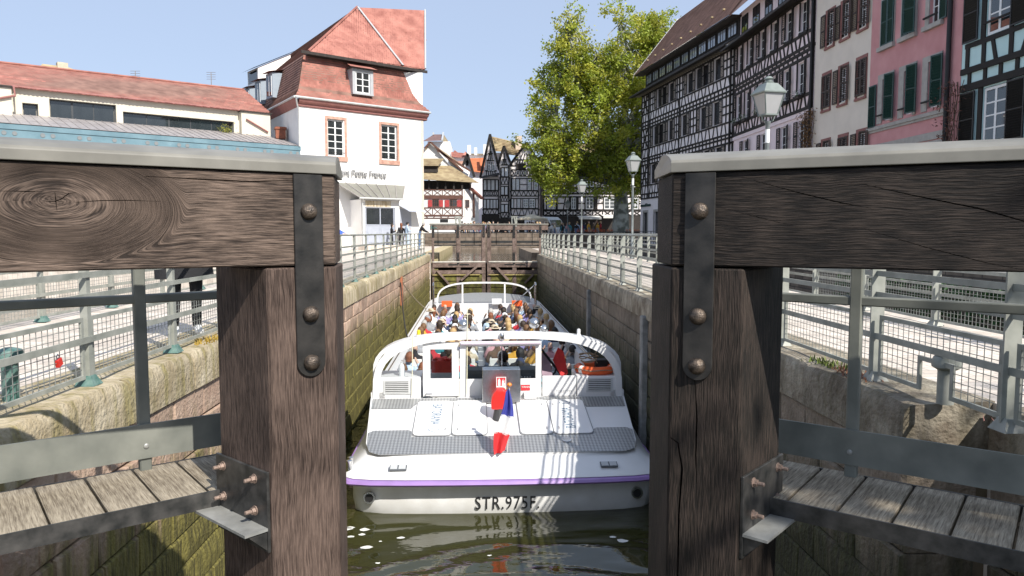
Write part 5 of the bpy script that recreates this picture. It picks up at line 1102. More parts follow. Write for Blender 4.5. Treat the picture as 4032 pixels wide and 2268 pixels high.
# ---- brown and pink half-timbered house --------------------------------------------------
def px(s): return s
BR0=29.7                                             # local x = BR0 - s
L_=lambda s:BR0-s
brW=12.1
wr=[L_(v) for v in (28.9,27.1,25.1,23.25,21.25,19.35)]; W1=[(x,x+.85) for x in wr]; W2=[(L_(v),L_(v)+.85) for v in (29.0,27.4,25.2,23.2,21.4,19.5)]; W3=[(L_(v),L_(v)+.9) for v in (27.6,24.6,21.6,19.3)]
br=house('half_timbered_house','dark brown half-timbered house with pinkish infill and flower boxes',(17,20+BR0),R(-90),brW,13.6,infP,holes=[(a,b,11.6,13.2) for a,b in W1]+[(a,b,8.4,10.05) for a,b in W2]+[(a,b,5.5,7.0) for a,b in W3])
for L,(c,d),tm in ((W1,(11.6,13.2),0),(W2,(8.4,10.05),1),(W3,(5.5,7.0),2)):
    for i,(a,b) in enumerate(L):
        window(br,a,b,c,d,.10,2,3,fw=.05,panes=False,sub=False,gl=MATS['dim_glass'])
        MB(tim).box(a-.1,b+.1,-.09,.05,c-.16,c-.02).build('window_sill',br)
        shutter(br,b+.02,b+.47,c,d,-.07,shutB if False else shutK,14,open_ang=.25,hinge='l')
        if i%2==0 or tm==2: shutter(br,a-.47,a-.02,c,d,-.06,shutK,14)
        cbox('window_catch',br,a+.02,a+.3,-.12,-.09,c+.02,c+.06,paint_white)
for z in (7.55,8.25,10.2,10.5,10.75,11.45,13.3): beam(br,0,z,brW,z,.17,timB)
for x in (.1,brW-.1): beam(br,x,7.5,x,13.4,.2,timB)
for z0,z1 in ((7.62,8.2),(10.82,11.4)):
    x=.35
    while x<brW-.2: s=.15*(1 if int(x*1.3)%2 else -1); beam(br,x-s*.7,z0,x+s*.7,z1,.12,timB); x+=rb.uniform(.42,.54)
x=.5
while x<brW-.2: beam(br,x,10.27,x,10.46,.13,timB); beam(br,x+.2,10.55,x+.2,10.71,.13,timB); x+=.6
for L,(z0,z1) in ((W1,(11.5,13.3)),(W2,(8.3,10.15))):
    for a,b in L: beam(br,a-.08,z0,a-.08,z1,.13,timB); beam(br,b+.08,z0,b+.08,z1,.13,timB)
x=.3
while x<brW-.2: beam(br,x,4.4,x,5.3,.12,timB); x+=.5
MB(infP).box(0,brW,-.06,.02,7.22,7.42).build('plaster_band',br)
MB(tileD).add([(-.3,-.85,13.25),(brW,-.85,13.25),(brW,.05,13.95),(-.3,.05,13.95)],[(0,1,2,3)]).box(-.3,brW,-.88,-.82,13.14,13.26).build('eave_roof',br,fix=False).data.materials[0]=MATS['dark_slate_eave']
MB(darkwood).add([(-.3,-.82,13.2),(brW,-.82,13.2),(brW,0,13.4),(-.3,0,13.4)],[(0,1,2,3)]).build('soffit',br,fix=False)
MB(infP).box(0,brW,.3,.5,13.9,15.6).build('loft_wall',br)
for k in range(6): window(br,.6+k*2,1.7+k*2,14.1,15.2,.24,2,2,fmat=tim,panes=False,sub=False)
rowroof(br,brW,15.6,tileD); MB(black).tube([(brW-.1,-.2,13.2),(brW-.1,-.12,12.8),(brW-.1,-.12,4.2)],.07,8).build('downpipe',br,smooth=True)
def flowers(label,x,y,z,root,w=.7):
    p=root.matrix_basis if False else None
    fb_=thing('flower_box',label,'flower box',(Matrix.Translation(root.location)@Matrix.Rotation(root.rotation_euler.z,4,'Z')@Vector((x,y,z))),root.rotation_euler.z)
    MB(darkwood).box(-w/2,w/2,-.1,.1,0,.16).build('planter',fb_)
    r=random.Random(int(x*10)); g=MB(M('box_leaf',(.05,.11,.03),.8,.3,8)); fl_=MB(M('white_blossom',(.75,.75,.72),.8,.05,8))
    for k in range(150):
        c=Vector((r.uniform(-w/2,w/2),r.gauss(-.05,.1),r.uniform(.1,.4))); t=g if r.random()<.65 else fl_
        a=Vector((r.uniform(-1,1),r.uniform(-1,1),r.uniform(-1,1))).normalized()*.07; b=Vector((r.uniform(-1,1),r.uniform(-1,1),r.uniform(-1,1))).normalized()*.05
        t.add([c,c+a,c+b],[(0,1,2)])
    stuff(g.build('leaves',fb_,fix=False)); stuff(fl_.build('blossom',fb_,fix=False))
for i,(a,b) in enumerate(W2):
    if i!=3: flowers('white flower box under the %s second-floor window of the brown half-timbered house'%ordinal(i),(a+b)/2,-.2,8.15,br)
def vine(name,label,cx,cy,z0,z1,w,col,n,seed,cat='plant'):
    t=thing(name,label,cat,(cx,cy,z0)); r=random.Random(seed); m=MB(M('vine_leaf_%d'%seed,col,.85,.4,6)); st=MB(M('vine_stem',(.10,.07,.05),.9,.2,8))
    for k in range(n):
        h=r.random(); p=Vector((-.05-r.random()*.25,r.gauss(0,w*.5*(.4+h*.6)),h*(z1-z0))); a=Vector((r.uniform(-1,0),r.uniform(-1,1),r.uniform(-1,1))).normalized()*.11; b=Vector((r.uniform(-1,1),r.uniform(-1,1),r.uniform(-1,1))).normalized()*.08
        m.add([p,p+a,p+b],[(0,1,2)])
    for k in range(7):
        pts=[Vector((-.05,r.gauss(0,w*.12),0))]
        for j in range(6): pts.append(pts[-1]+Vector((0,r.gauss(0,w*.14),(z1-z0)/6)))
        st.tube(pts,.015,4)
    stuff(m.build('leaves',t,fix=False)); st.build('stem',t)
vine('climbing_plant','dry brown climbing plant between the brown timbered and cream houses',16.95,37.75,4.3,7.3,1.0,(.16,.085,.03),900,11)
# ---- cream house -------------------------------------------------------------------------
creamR=M('cream_stucco',(.70,.63,.54),.9,.05,1.5,coord='World',bump=.08)
C0=17.5; K=lambda s:C0-s
rows={'u':(10.2,11.75,((16.25,'a'),(14.75,'b'),(13.15,'c'))),'m':(7.2,8.78,((16.45,'closed'),(14.8,'open'),(13.12,'closed'))),'l':(4.0,5.55,((16.35,'open'),(14.6,'closed'),(12.9,'open')))}
holes=[]
for k,(c,d,L) in rows.items():
    for s,_ in L: holes.append((K(s)-.02,K(s)+.62,c,d))
ch_=house('cream_house','narrow cream plastered house with brown louvred shutters and red stone frames',(17,20+C0),R(-90),5.4,14.5,creamR,holes=holes)
for k,(c,d,L) in rows.items():
    for s,st in L:
        x=K(s); MB(redstone).box(x-.2,x-.02,-.03,.12,c-.1,d+.16).box(x+.62,x+.80,-.03,.12,c-.1,d+.16).box(x-.02,x+.62,-.03,.12,d,d+.16).box(x-.2,x+.8,-.07,.12,c-.2,c-.1).build('stone_surround',ch_)
        window(ch_,x,x+.6,c,d,.1,2,4,fw=.06,panes=False,sub=False)
        if st=='closed': shutter(ch_,x-.16,x+.29,c,d,-.05,shutB,18); shutter(ch_,x+.31,x+.76,c,d,-.05,shutB,18)
        else:
            shutter(ch_,x-.62,x-.16,c,d,-.06,shutB,18); shutter(ch_,x+.5,x+.98,c,d,-.10,shutB,18,open_ang=.35,hinge='r')
            MB(black).tube([(x-.05,-.06,c+.28),(x+.65,-.06,c+.28)],.018,6).build('window_rail',ch_)
rowroof(ch_,5.4,14.5,tileM)
# ---- pink house --------------------------------------------------------------------------
pink=M('pink_stucco',(.56,.26,.26),.9,.08,1.2,coord='World',bump=.08,c2=(.62,.32,.32))
P0=12.1; K=lambda s:P0-s
mid=[K(v) for v in (11.0,9.42,7.82)]; up=[K(v) for v in (11.1,9.55,7.9)]
pk=house('pink_house','pink plastered house with green louvred shutters and grey stone sills',(17,20+P0),R(-90),6.2,14.5,pink,holes=[(x,x+.66,5.78,7.52) for x in mid]+[(x,x+.66,8.9,10.8) for x in up])
for i,x in enumerate(mid):
    MB(stoneT).box(x-.36,x-.001,-.04,.16,5.7,7.75).box(x+.661,x+.85,-.04,.16,5.7,7.75).box(x,x+.66,-.04,.16,7.521,7.75).build('stone_surround',pk)
    window(pk,x,x+.66,5.78,7.52,.12,1 if False else 2,3,fw=.07)
    shutter(pk,x+.56,x+1.08,5.76,7.62,-.16,shutG,17,True,open_ang=.25,hinge='r')
    if i==0: shutter(pk,x-.98,x-.42,5.6,7.4,-.08,shutG,17,True)
    MB(tim).box(x-.2,x+.68,-.16,-.10,6.0,6.06).build('window_bar',pk)
for i,x in enumerate(up):
    MB(stoneT).box(x-.24,x-.001,-.04,.16,8.75,11).box(x+.661,x+.86,-.04,.16,8.75,11).box(x-.3,x+.9,-.14,.16,8.72,8.89).build('stone_surround',pk)
    window(pk,x,x+.66,8.9,10.8,.12,2,3,fw=.07)
    if i==0: shutter(pk,x-.1,x+.35,8.92,10.8,-.07,shutG,18,True); shutter(pk,x+.37,x+.82,8.92,10.8,-.07,shutG,18,True)
    if i==1: shutter(pk,x-.1,x+.35,8.92,10.8,-.07,shutG,18,True); shutter(pk,x+.5,x+1.0,8.85,10.7,-.2,shutG,18,True,open_ang=.4,hinge='r')
    if i==2: shutter(pk,x+.72,x+1.15,8.9,10.8,-.08,shutG,18,True); MB(tim).box(x-.2,x+.68,-.16,-.10,9.15,9.21).build('window_bar',pk)
MB(stoneT).box(0,5.5,-.10,.05,5.48,5.62).box(0,5.5,-.05,.05,5.38,5.48).build('sill_ledge',pk)
MB(stoneT).box(0,5.6,-.05,.05,4.58,4.86).build('stone_band',pk)
for k in range(9):
    for j in range(4): cbox('facing_stone',pk,j*1.4+(.0 if k%2 else .0)+.01,j*1.4+1.39,-.03,.05,.95+k*.4,1.34+k*.4,stoneT)
MB(black).tube([(K(6.48),-.12,14),(K(6.48),-.12,4)],.085,10).build('downpipe',pk,smooth=True); rowroof(pk,6.2,14.5,tileM)
# ---- mint half-timbered house ------------------------------------------------------------
mint=M('mint_infill',(.52,.72,.72),.9,.05,1.5,coord='World')
M0=5.88; K=lambda s:M0-s
mt=house('mint_house','pale mint half-timbered house with black shutters at the right edge',(17,20+M0),R(-90),8,14.5,mint,holes=[(K(4.65),K(3.5),4.05,5.95),(K(4.65),K(3.5),7.65,9.6)])
for c,d in ((4.05,5.95),(7.65,9.6)):
    window(mt,K(4.63),K(3.52),c+.02,d-.02,.02,2,4 if c<5 else 3,fw=.09,bar=.05)
    shutter(mt,K(5.75),K(4.97),c,d,-.10,shutBK,22,True); shutter(mt,K(3.42),K(2.62),c,d,-.10,shutBK,22,True)
    shutter(mt,K(2.5),K(1.7),c,d,-.10,shutBK,22,True)
    beam(mt,K(4.78),c-.2,K(4.78),d+.15,.22); beam(mt,K(3.44),c-.2,K(3.44),d+.15,.16)
    beam(mt,K(5.2),c-.12,K(3.0),c-.12,.14)
for z,w in ((6.12,.24),(6.70,.2)): beam(mt,.05,z,7.9,z,w,y=-.03,h=.1)
beam(mt,.2,7.55,7.9,7.55,.16)
for s in (5.55,4.72,3.42,2.2): beam(mt,K(s),6.8,K(s),7.5,.18); 
beam(mt,K(4.1),6.78,K(4.3),7.5,.15); beam(mt,K(2.9),6.78,K(2.6),7.5,.15)
for s in (5.4,4.6,3.85,3.1,2.4): beam(mt,K(s),6.22,K(s),6.62,.16)
beam(mt,.3,3.9,7.9,3.9,.2); rowroof(mt,8,14.5,tileD)
MB(tim).box(K(4.7),K(3.4),-.12,-.06,8.05,8.11).build('window_bar',mt)
vine('ivy_stems','leafless brown creeper at the corner of the pink and mint houses',16.9,26.1,3.6,6.4,.9,(.12,.05,.035),260,12); vine('ivy_stems','low brown creeper under the mint house window',16.9,24.0,3.55,4.0,1.8,(.10,.06,.03),600,13)
# ================================================================= BACKGROUND
_f=26/36*2576; _y=R(2.49); _p=R(4.29)
_fw=Vector((math.sin(_y)*math.cos(_p),math.cos(_y)*math.cos(_p),-math.sin(_p))); _rt=Vector((math.cos(_y),-math.sin(_y),0)); _up=_rt.cross(_fw)
def pxY(x,y,Y):      # survey helper: sight line of a photo point met with the vertical plane at distance Y
    d=_fw+_rt*((x-1288)/_f)-_up*((y-724.5)/_f); t=Y/d.y; return (d.x*t,1.1+d.z*t)
def q4(x,y,Y): return pxY(1054.3+x*.17643,319.5+y*.17643,Y)
def q5(x,y,Y): return pxY(1329.1+x*.17636,357.8+y*.17636,Y)
brownT=M('red_brown_timber',(.12,.055,.04),.8,.25,5); redSh=M('red_shutter',(.42,.05,.05),.6,.15,6)
greyfr=M('white_far_frame',(.72,.73,.74),.5,.05,5)
def facade(root,x0,x1,rows,mat,y=0,tw=.10):
    """rows: (kind,z0,z1,n or [(a,b)..]); every timber and window is an object"""
    for kind,z0,z1,n in rows:
        beam(root,x0,z0,x1,z0,tw,mat,y=y-.02); beam(root,x0,z1,x1,z1,tw,mat,y=y-.021)
        if kind=='win':
            edges=[x0]+[e for ab in n for e in ab]+[x1]
            for a,b in n:
                window(root,a,b,z0+.08,z1-.08,y-.05,2,3,fmat=greyfr,fw=.10,bar=.06,panes=False,sub=False,gl=M('far_sky_glass',(.12,.13,.14),.08,.1,3,spec=1.0))  # panes lightened: reflected sky is put into the base colour
                beam(root,a-.06,z0,a-.06,z1,tw*.8,mat,y=y-.015); beam(root,b+.06,z0,b+.06,z1,tw*.8,mat,y=y-.015)
            for i in range(0,len(edges),2):
                a,b=edges[i],edges[i+1]
                if b-a>.9:
                    beam(root,a,(z0+z1)/2,b,(z0+z1)/2,tw*.75,mat,y=y-.012)
                    k=max(1,int((b-a)/.7))
                    for j in range(1,k): beam(root,a+(b-a)*j/k,z0,a+(b-a)*(j/k)+(.25 if j%2 else -.1),z1,tw*.75,mat,y=y-.014)
        elif kind=='x':
            w=(x1-x0)/n
            for i in range(n):
                a=x0+w*i; beam(root,a,z0,a,z1,tw*.8,mat,y=y-.017); beam(root,a+.08,z0,a+w-.08,z1,tw*.7,mat,y=y-.012); beam(root,a+w-.08,z0,a+.08,z1,tw*.7,mat,y=y-.010)
        elif kind=='stud':
            w=(x1-x0)/n
            for i in range(n+1):
                s=.12*(1 if i%2 else -1); beam(root,x0+w*i-s,z0,x0+w*i+s,z1,tw*.75,mat,y=y-.014)
    beam(root,x0,rows[0][1],x0,max(r[2] for r in rows),tw*1.2,mat,y=y-.023); beam(root,x1,rows[0][1],x1,max(r[2] for r in rows),tw*1.2,mat,y=y-.023)
# ---- sunlit red-timbered house (left)
YA=80; A=lambda x,y:q4(x,y,YA)
ha=thing('timbered_house','sunlit red-timbered house with mossy roofs and open gallery beside the hotel','house',(0,YA,0))
xl=A(40,900)[0]; xr=A(615,900)[0]; zb=.4
def z4(y,Y=YA): return q4(400,y,Y)[1]
MB(stucco).box(xl-3,xr,0,7,zb,z4(890)).build('house_body',ha)
MB(stucco).add([(xr,0,zb),(A(850,900)[0],2.2,zb),(A(850,900)[0],2.2,z4(930)),(A(730,900)[0],1.2,z4(870)),(xr,0,z4(890))],[(0,1,2,3,4)]).build('corner_wall',ha,fix=False)
n3=[(A(120,0)[0],A(335,0)[0]),(A(360,0)[0],A(600,0)[0])]
facade(ha,xl-1,xr,[('x',z4(1258),z4(1152),5),('stud',z4(1300),z4(1268),7),('x',z4(980),z4(895),5)],brownT)
MB(brownT).box(xl-3,xr+.1,-.12,0,z4(1025),z4(985)).build('gallery_beam',ha)
for a,b in n3:
    w=b-a; window(ha,a+w*.28,b-w*.28,z4(1138),z4(1030),-.05,3,2,fmat=brownT,fw=.08,panes=False,sub=False)
    MB(redSh).box(a,a+w*.26,-.09,-.03,z4(1138),z4(1042)).build('red_shutter',ha); MB(redSh).box(b-w*.26,b,-.09,-.03,z4(1138),z4(1042)).build('red_shutter',ha)
window(ha,A(632,0)[0],A(712,0)[0],z4(1150),z4(1035),.35,3,1,fmat=brownT,fw=.08,panes=False,sub=False)
for px_ in (630,775): beam(ha,A(px_,0)[0],z4(1290),A(px_,0)[0],z4(900),.2,brownT,y=.3 if px_<700 else 1.3)
MB(black).box(A(290,0)[0],A(405,0)[0],-.03,.02,z4(1360),z4(1315)).build('cellar_window',ha)
text_obj('house_lettering','Rue des Moulins',M('ochre_lettering',(.5,.38,.15),.6,.1,5),ha,Matrix.Translation((A(615,1345)[0],-.3,z4(1350)))@FRONT,.42,.01,sx=.8) if False else None
# open gallery
MB(darkwood).box(xl-3,A(740,0)[0],.9,1.1,z4(890),z4(755)).build('gallery_back',ha)
for k in range(7): cbox('gallery_post',ha,xl-1+k*(xr-xl+1)/6-.09,xl-1+k*(xr-xl+1)/6+.09,-.1,.08,z4(890),z4(755),darkwood)
def pp(l,dy=0): return [(q4(x,y,YA)[0],d,q4(x,y,YA)[1]) for x,y,d in l]
def roofp(root,l,mat,name='roof_slope',rows=10):
    P=[Vector(p) for p in pp(l)]; poly(name,root,P,mat)
    if len(P)==4: course_roof(root,quadS(P[0],P[1],P[3],P[2]),rows,mat,cols=1)
roofp(ha,[(-40,752,-1.0),(850,800,-.2),(430,515,3),(-40,515,3)],tileO,rows=12)
roofp(ha,[(-40,550,.4),(270,550,.4),(340,415,2.6),(-40,415,2.6)],tileO,name='dormer_roof',rows=7)
MB(darkwood).box(xl-2,A(260,0)[0],.7,.8,z4(640),z4(548)).build('dormer_opening',ha)
ww=pp([(-40,420,3),(300,520,3),(420,515,3),(620,610,3.2),(720,700,3.4),(840,790,3.6),(900,1010,3.6),(740,870,3.3),(430,510,3.05),(135,170,3),(-40,330,3)])
MB(stucco).add(pp([(-60,520,3.05),(430,520,3.05),(235,290,3.05),(135,175,3.05),(-60,370,3.05)]),[(0,1,2,3,4)]).build('gable_wall',ha,fix=False)
MB(stucco).add(pp([(430,515,3.1),(700,690,3.1),(720,600,3.4),(500,480,3.4),(360,350,3.4)]),[(0,1,2,3,4)]).build('gable_wall',ha,fix=False)
roofp(ha,[(620,605,2.9),(240,290,2.9),(135,160,3.2),(520,410,6)],tileO,name='gable_roof',rows=3)
roofp(ha,[(60,290,2.6),(135,160,2.9),(145,175,6),(60,310,6)],tileO,name='gable_roof',rows=2)
for a,b in (((135,170),(620,600)),((240,290),(730,600)),((135,170),(50,265))):
    P=pp([a+(2.75,),b+(2.75,)]); MB(brownT).bar(P[0],P[1],.25,.2).build('bargeboard',ha)
P=pp([(735,870,.6),(905,1015,1.4)]); MB(tileM).bar(P[0],P[1],.6,.15).build('side_roof',ha)
# ---- three dark gabled houses (middle)
YM=85; zz=lambda y:q4(1100,y,YM)[1]; xx=lambda x:q4(x,800,YM)[0]
def gabled(label,x0,x1,ybase,yeave,peak,right_roof,rows,gable_rows,mat=tim,inf=infW,yoff=0):
    h=thing('timbered_house',label,'house',(0,YM,0)); X0,X1=xx(x0),xx(x1)
    MB(inf).box(X0,X1,yoff,yoff+7,.4,zz(yeave)).build('house_body',h)
    pk=(xx(peak[0]),zz(peak[1]))
    MB(inf).add([(X0,yoff-.01,zz(yeave)),(X1,yoff-.01,zz(yeave)),(pk[0],yoff-.01,pk[1])],[(0,1,2)]).build('gable',h,fix=False)
    facade(h,X0+.1,X1-.1,rows,mat,y=yoff)
    for s in ((X0-.25,zz(yeave)-.15),(X1+.25,zz(yeave)-.15)): beam(h,s[0],s[1],pk[0],pk[1]+.15,.26,mat,y=yoff-.15,h=.3)
    if right_roof:
        a,b,c,d=[Vector((xx(x),yoff+dy,zz(y))) for x,y,dy in right_roof]; poly('roof_slope',h,[a,b,c,d],tileO); course_roof(h,quadS(a,b,d,c),9,tileO)
    for z0,z1,n in gable_rows:
        f=lambda z:(X0+(pk[0]-X0)*(z-zz(yeave))/(pk[1]-zz(yeave))+.15,X1+(pk[0]-X1)*(z-zz(yeave))/(pk[1]-zz(yeave))-.15)
        a,b=f(z0); beam(h,a,z0,b,z0,.13,mat,y=yoff-.02); a2,b2=f(z1)
        for i in range(1,n): t=i/n; beam(h,a+(b-a)*t,z0,a2+(b2-a2)*t,z1,.11,mat,y=yoff-.02)
    MB(darkwood).box(X0-.1,X1+.1,yoff-.25,yoff,.4,zz(ybase)).build('ground_floor',h)
    return h
W=lambda l:[(xx(a),xx(b)) for a,b in l]
m1=gabled('tall dark-timbered house with steep pointed gable, left of the middle group',903,1142,1250,705,(1012,125),[(1075,345,0),(1530,360,1),(1530,165,5),(1012,125,.2)],
 [('stud',zz(1245),zz(1172),6),('win',zz(1165),zz(1030),W([(920,950),(968,1000),(1018,1045),(1060,1090),(1105,1132)])),('x',zz(985),zz(910),4),('win',zz(905),zz(750),W([(922,958),(978,1015),(1032,1072),(1095,1135)]))],[(zz(700),zz(630),6),(zz(625),zz(500),5),(zz(480),zz(390),4),(zz(380),zz(250),2)])
window(m1,xx(980),xx(1018),zz(625),zz(530),-.06,2,2,fmat=greyfr,panes=False,sub=False); window(m1,xx(1035),xx(1075),zz(625),zz(530),-.06,2,2,fmat=greyfr,panes=False,sub=False); window(m1,xx(1005),xx(1038),zz(400),zz(345),-.06,2,1,fmat=tim,panes=False,sub=False)
MB(MATS['dark_slate_eave']).add([(xx(860),-.9,zz(750)),(xx(1155),-.9,zz(690)),(xx(1140),.0,zz(650)),(xx(890),.0,zz(705))],[(0,1,2,3)]).build('pent_roof',m1,fix=False)
MB(M('chimney_plaster',(.58,.48,.38),.9,.12,5)).box(xx(1385),xx(1475),1.5,2.6,zz(300),zz(100)).build('chimney',m1)
MB(infW).box(xx(1080),xx(1290),1.6,2,zz(600),zz(345)).build('rear_wall',m1)
m2=gabled('narrow dark-timbered house squeezed between two wider gabled houses',1148,1287,1300,550,(1207,298),[(1262,400,0),(1490,410,1),(1500,300,4),(1207,298,.2)],
 [('stud',zz(1295),zz(1225),5),('win',zz(1220),zz(1105),W([(1172,1205),(1225,1258)])),('stud',zz(1060),zz(985),6),('win',zz(975),zz(850),W([(1172,1205),(1225,1255)])),('stud',zz(820),zz(720),5),('win',zz(715),zz(585),W([(1178,1210),(1228,1265)]))],[(zz(545),zz(480),4),(zz(470),zz(380),2)],yoff=-.5)
m3=gabled('dark-timbered house with balcony panel, right of the narrow house',1298,1712,1290,560,(1530,240),None,
 [('stud',zz(1262),zz(1168),9),('win',zz(1160),zz(1020),W([(1305,1342),(1400,1440),(1485,1555),(1572,1650)])),('stud',zz(985),zz(910),12),('win',zz(905),zz(735),W([(1330,1370),(1385,1425),(1545,1592),(1640,1692)])),('x',zz(700),zz(610),6)],[(zz(555),zz(480),8),(zz(470),zz(380),5)],yoff=-.2)
MB(darkwood).box(xx(1385),xx(1520),-.3,-.1,zz(605),zz(520)).build('loggia',m3)
a,b,c,d=[Vector((xx(x),dy,zz(y))) for x,y,dy in ((1730,700,-.4),(1760,700,7),(1560,240,7),(1530,240,-.2))]; poly('roof_slope',m3,[a,b,c,d],tileO)
a,b,c,d=[Vector((xx(x),dy,zz(y))) for x,y,dy in ((1285,565,-.5),(1310,565,7),(1560,240,7),(1530,240,-.3))]; poly('roof_slope',m3,[a,b,c,d],tileO)
# ---- long house behind the tree
YL=86; z5=lambda y:q5(800,y,YL)[1]; x5=lambda x:q5(x,800,YL)[0]
ml=thing('timbered_house','long white and black timbered house with cafe awnings behind the plane tree','house',(0,YL,0))
MB(infW).box(x5(208),x5(1900),0,8,.4,z5(180)).build('house_body',ml)
V=lambda l:[(x5(a),x5(b)) for a,b in l]
facade(ml,x5(215),x5(1900),[('x',z5(1048),z5(975),12),('win',z5(965),z5(780),V([(268,318),(330,388),(612,680),(818,928),(1080,1240),(1480,1570)])),('x',z5(735),z5(655),13),('win',z5(648),z5(475),V([(350,412),(700,760),(832,930),(1500,1570)])),('x',z5(440),z5(365),13),('win',z5(350),z5(220),V([(420,480),(580,625),(900,960)]))],tim,tw=.17)
for a,b in ((245,345),(415,442),(392,418),(576,606),(682,715),(930,985)): MB(shutK).box(x5(a),x5(b),-.14,-.08,z5(645) if a in(245,415) else z5(965),z5(480) if a in(245,415) else z5(785)).build('shutter',ml)
MB(darkwood).box(x5(230),x5(1900),-.2,0,.4,z5(1060)).build('ground_floor',ml)
for a,b,y in ((690,1005,1068),(1030,1245,1052)):
    m=MB(M('pale_awning',(.72,.70,.66),.8,.05,4)); A_,B_=x5(a),x5(b); m.add([(A_,-.2,z5(y-15)),(B_,-.2,z5(y-15)),(B_,-2.0,z5(y+10)),(A_,-2.0,z5(y+10)),(B_,-2.0,z5(y+35)),(A_,-2.0,z5(y+35))],[(0,1,2,3),(3,2,4,5)]); o=m.build('awning',ml,fix=False); md=o.modifiers.new('s','SOLIDIFY'); md.thickness=.03
a,b,c,d=[Vector(p) for p in ((x5(190),-.7,z5(185)),(x5(1900),-.7,z5(185)),(x5(1900),5,z5(-60)),(x5(230),5,z5(-60)))]; poly('roof_slope',ml,[a,b,c,d],tileO); course_roof(ml,quadS(a,b,d,c),14,tileO)
# ---- roofs farther back
def simple_house(label,Y,wall,roof,wm,rm,extra=None):
    h=thing('distant_house',label,'house',(0,Y,0)); X=lambda x,y,dy=0:(q4(x,y,Y)[0],dy,q4(x,y,Y)[1])
    (a0,a1,yb,yt)=wall; MB(wm).box(X(a0,yb)[0],X(a1,yb)[0],.1,8,.4,X(a0,yt)[2]).build('wall',h)
    for pts in roof:
        P=[Vector(X(*p)) for p in pts]; poly('roof_slope',h,P,rm)
        if len(P)==4: course_roof(h,quadS(P[0],P[1],P[3],P[2]),10,rm)
    return h,X
orangeT=M('orange_new_tile',(.52,.17,.07),.85,.12,2,coord='World',bump=.2)
h,X=simple_house('house with bright orange tiled roof behind the dark pointed gable',96,(700,940,900,640),[[(785,645,-.5),(960,660,-.5),(950,385,5),(690,390,5)],[(870,560,-.6),(985,590,-.6),(945,400,3),(850,410,3)]],infW,orangeT)
MB(tim).bar(X(690,390,-.6),X(790,720,-.6),.5,.3).build('bargeboard',h); MB(tim).bar(X(690,390,-.6),X(625,560,-.6),.5,.3).build('bargeboard',h); MB(infW).add([X(690,400,-.3),X(640,560,-.3),X(700,760,-.3),X(800,720,-.3)],[(0,1,2,3)]).build('gable',h,fix=False); MB(tim).add([X(670,480,-.4),X(705,480,-.4),X(705,555,-.4),X(670,555,-.4)],[(0,1,2,3)]).build('gable_window',h,fix=False)
h,X=simple_house('house with red tiled roof and small dormers in the background',110,(440,700,800,430),[[(460,440,-.5),(690,440,-.5),(640,320,5),(440,300,5)]],infW,tileM)
for x,y in ((490,370),(640,390)): MB(tileM).add([X(x-20,y+20,-1),X(x+90,y+20,-1),X(x+20,y-35,-.5)],[(0,1,2)]).build('dormer',h,fix=False)
MB(stucco).box(X(690,0)[0],X(738,0)[0],-1,1,X(0,400)[2],X(0,265)[2]).build('chimney',h)
h,X=simple_house('house with pale pinkish tiled roof below the red roof',100,(500,720,900,560),[[(520,545,-.5),(740,600,-.5),(660,440,4),(500,450,4)]],infW,M('pale_red_tile',(.42,.22,.15),.85,.2,2,coord='World',bump=.2))
h,X=simple_house('house with grey-brown roof and chimneys behind the orange roof',118,(720,980,700,390),[[(720,400,-.5),(980,410,-.5),(960,335,5),(740,335,5)]],infW,tileO)
for a,b,t in ((915,960,255),(785,825,300)): MB(stucco).box(X(a,0)[0],X(b,0)[0],-1,1,X(0,400)[2],X(0,t)[2]).build('chimney',h)
tw=thing('tower','square tower with steep brown roof behind the hotel','tower',(0,112,0)); T=lambda x,y,dy=0:(q4(x,y,112)[0],dy,q4(x,y,112)[1])
MB(stucco).box(T(120,0)[0],T(440,0)[0],0,10,.4,T(0,205)[2]).build('tower_wall',tw)
bm_=M('brown_flat_tile',(.17,.10,.09),.85,.15,2,coord='World'); poly('tower_roof',tw,[T(60,215,-1),T(335,205,-1),T(325,42,5),T(180,42,5)],bm_); poly('tower_roof',tw,[T(335,205,-1),T(455,220,8),T(328,42,5)],tileO)
MB(zincL).bar(T(333,205,-1.1),T(322,20,4.9),.25,.25).build('finial',tw); MB(zincL).bar(T(180,60,4),T(180,25,4),.25,.25).build('finial',tw)
# ================================================================= PLANE TREE
bark=M('plane_bark',(.20,.21,.17),.9,.35,1.2,c2=(.40,.41,.36),coord='World',bump=.3,bscale=6,contrast=(.42,.56)); leafM=None
def leaf_mat(name,c):
    m=bpy.data.materials.new(name); m.use_nodes=True; t=m.node_tree; b=t.nodes['Principled BSDF']; L=t.links.new; b.inputs['Roughness'].default_value=.55
    g=nd(t,'ShaderNodeNewGeometry'); n=nd(t,'ShaderNodeTexNoise'); n.inputs['Scale'].default_value=.55; n.inputs['Detail'].default_value=4; L(g.outputs['Position'],n.inputs[0])
    mr=nd(t,'ShaderNodeMapRange'); mr.inputs[1].default_value=.35; mr.inputs[2].default_value=.65; L(n.outputs[0],mr.inputs[0]); mx=nd(t,'ShaderNodeMix',data_type='RGBA'); L(mr.outputs[0],mx.inputs[0]); mx.inputs[6].default_value=tuple(v*.72 for v in c)+(1,); mx.inputs[7].default_value=tuple(min(1,v*1.3) for v in c)+(1,)
    L(mx.outputs[2],b.inputs['Base Color'])
    tr=nd(t,'ShaderNodeBsdfTranslucent'); L(mx.outputs[2],tr.inputs[0]); ms=nd(t,'ShaderNodeMixShader'); ms.inputs[0].default_value=.4; o=[k for k in t.nodes if k.type=='OUTPUT_MATERIAL'][0]; L(b.outputs[0],ms.inputs[1]); L(tr.outputs[0],ms.inputs[2]); L(ms.outputs[0],o.inputs[0])
    return m
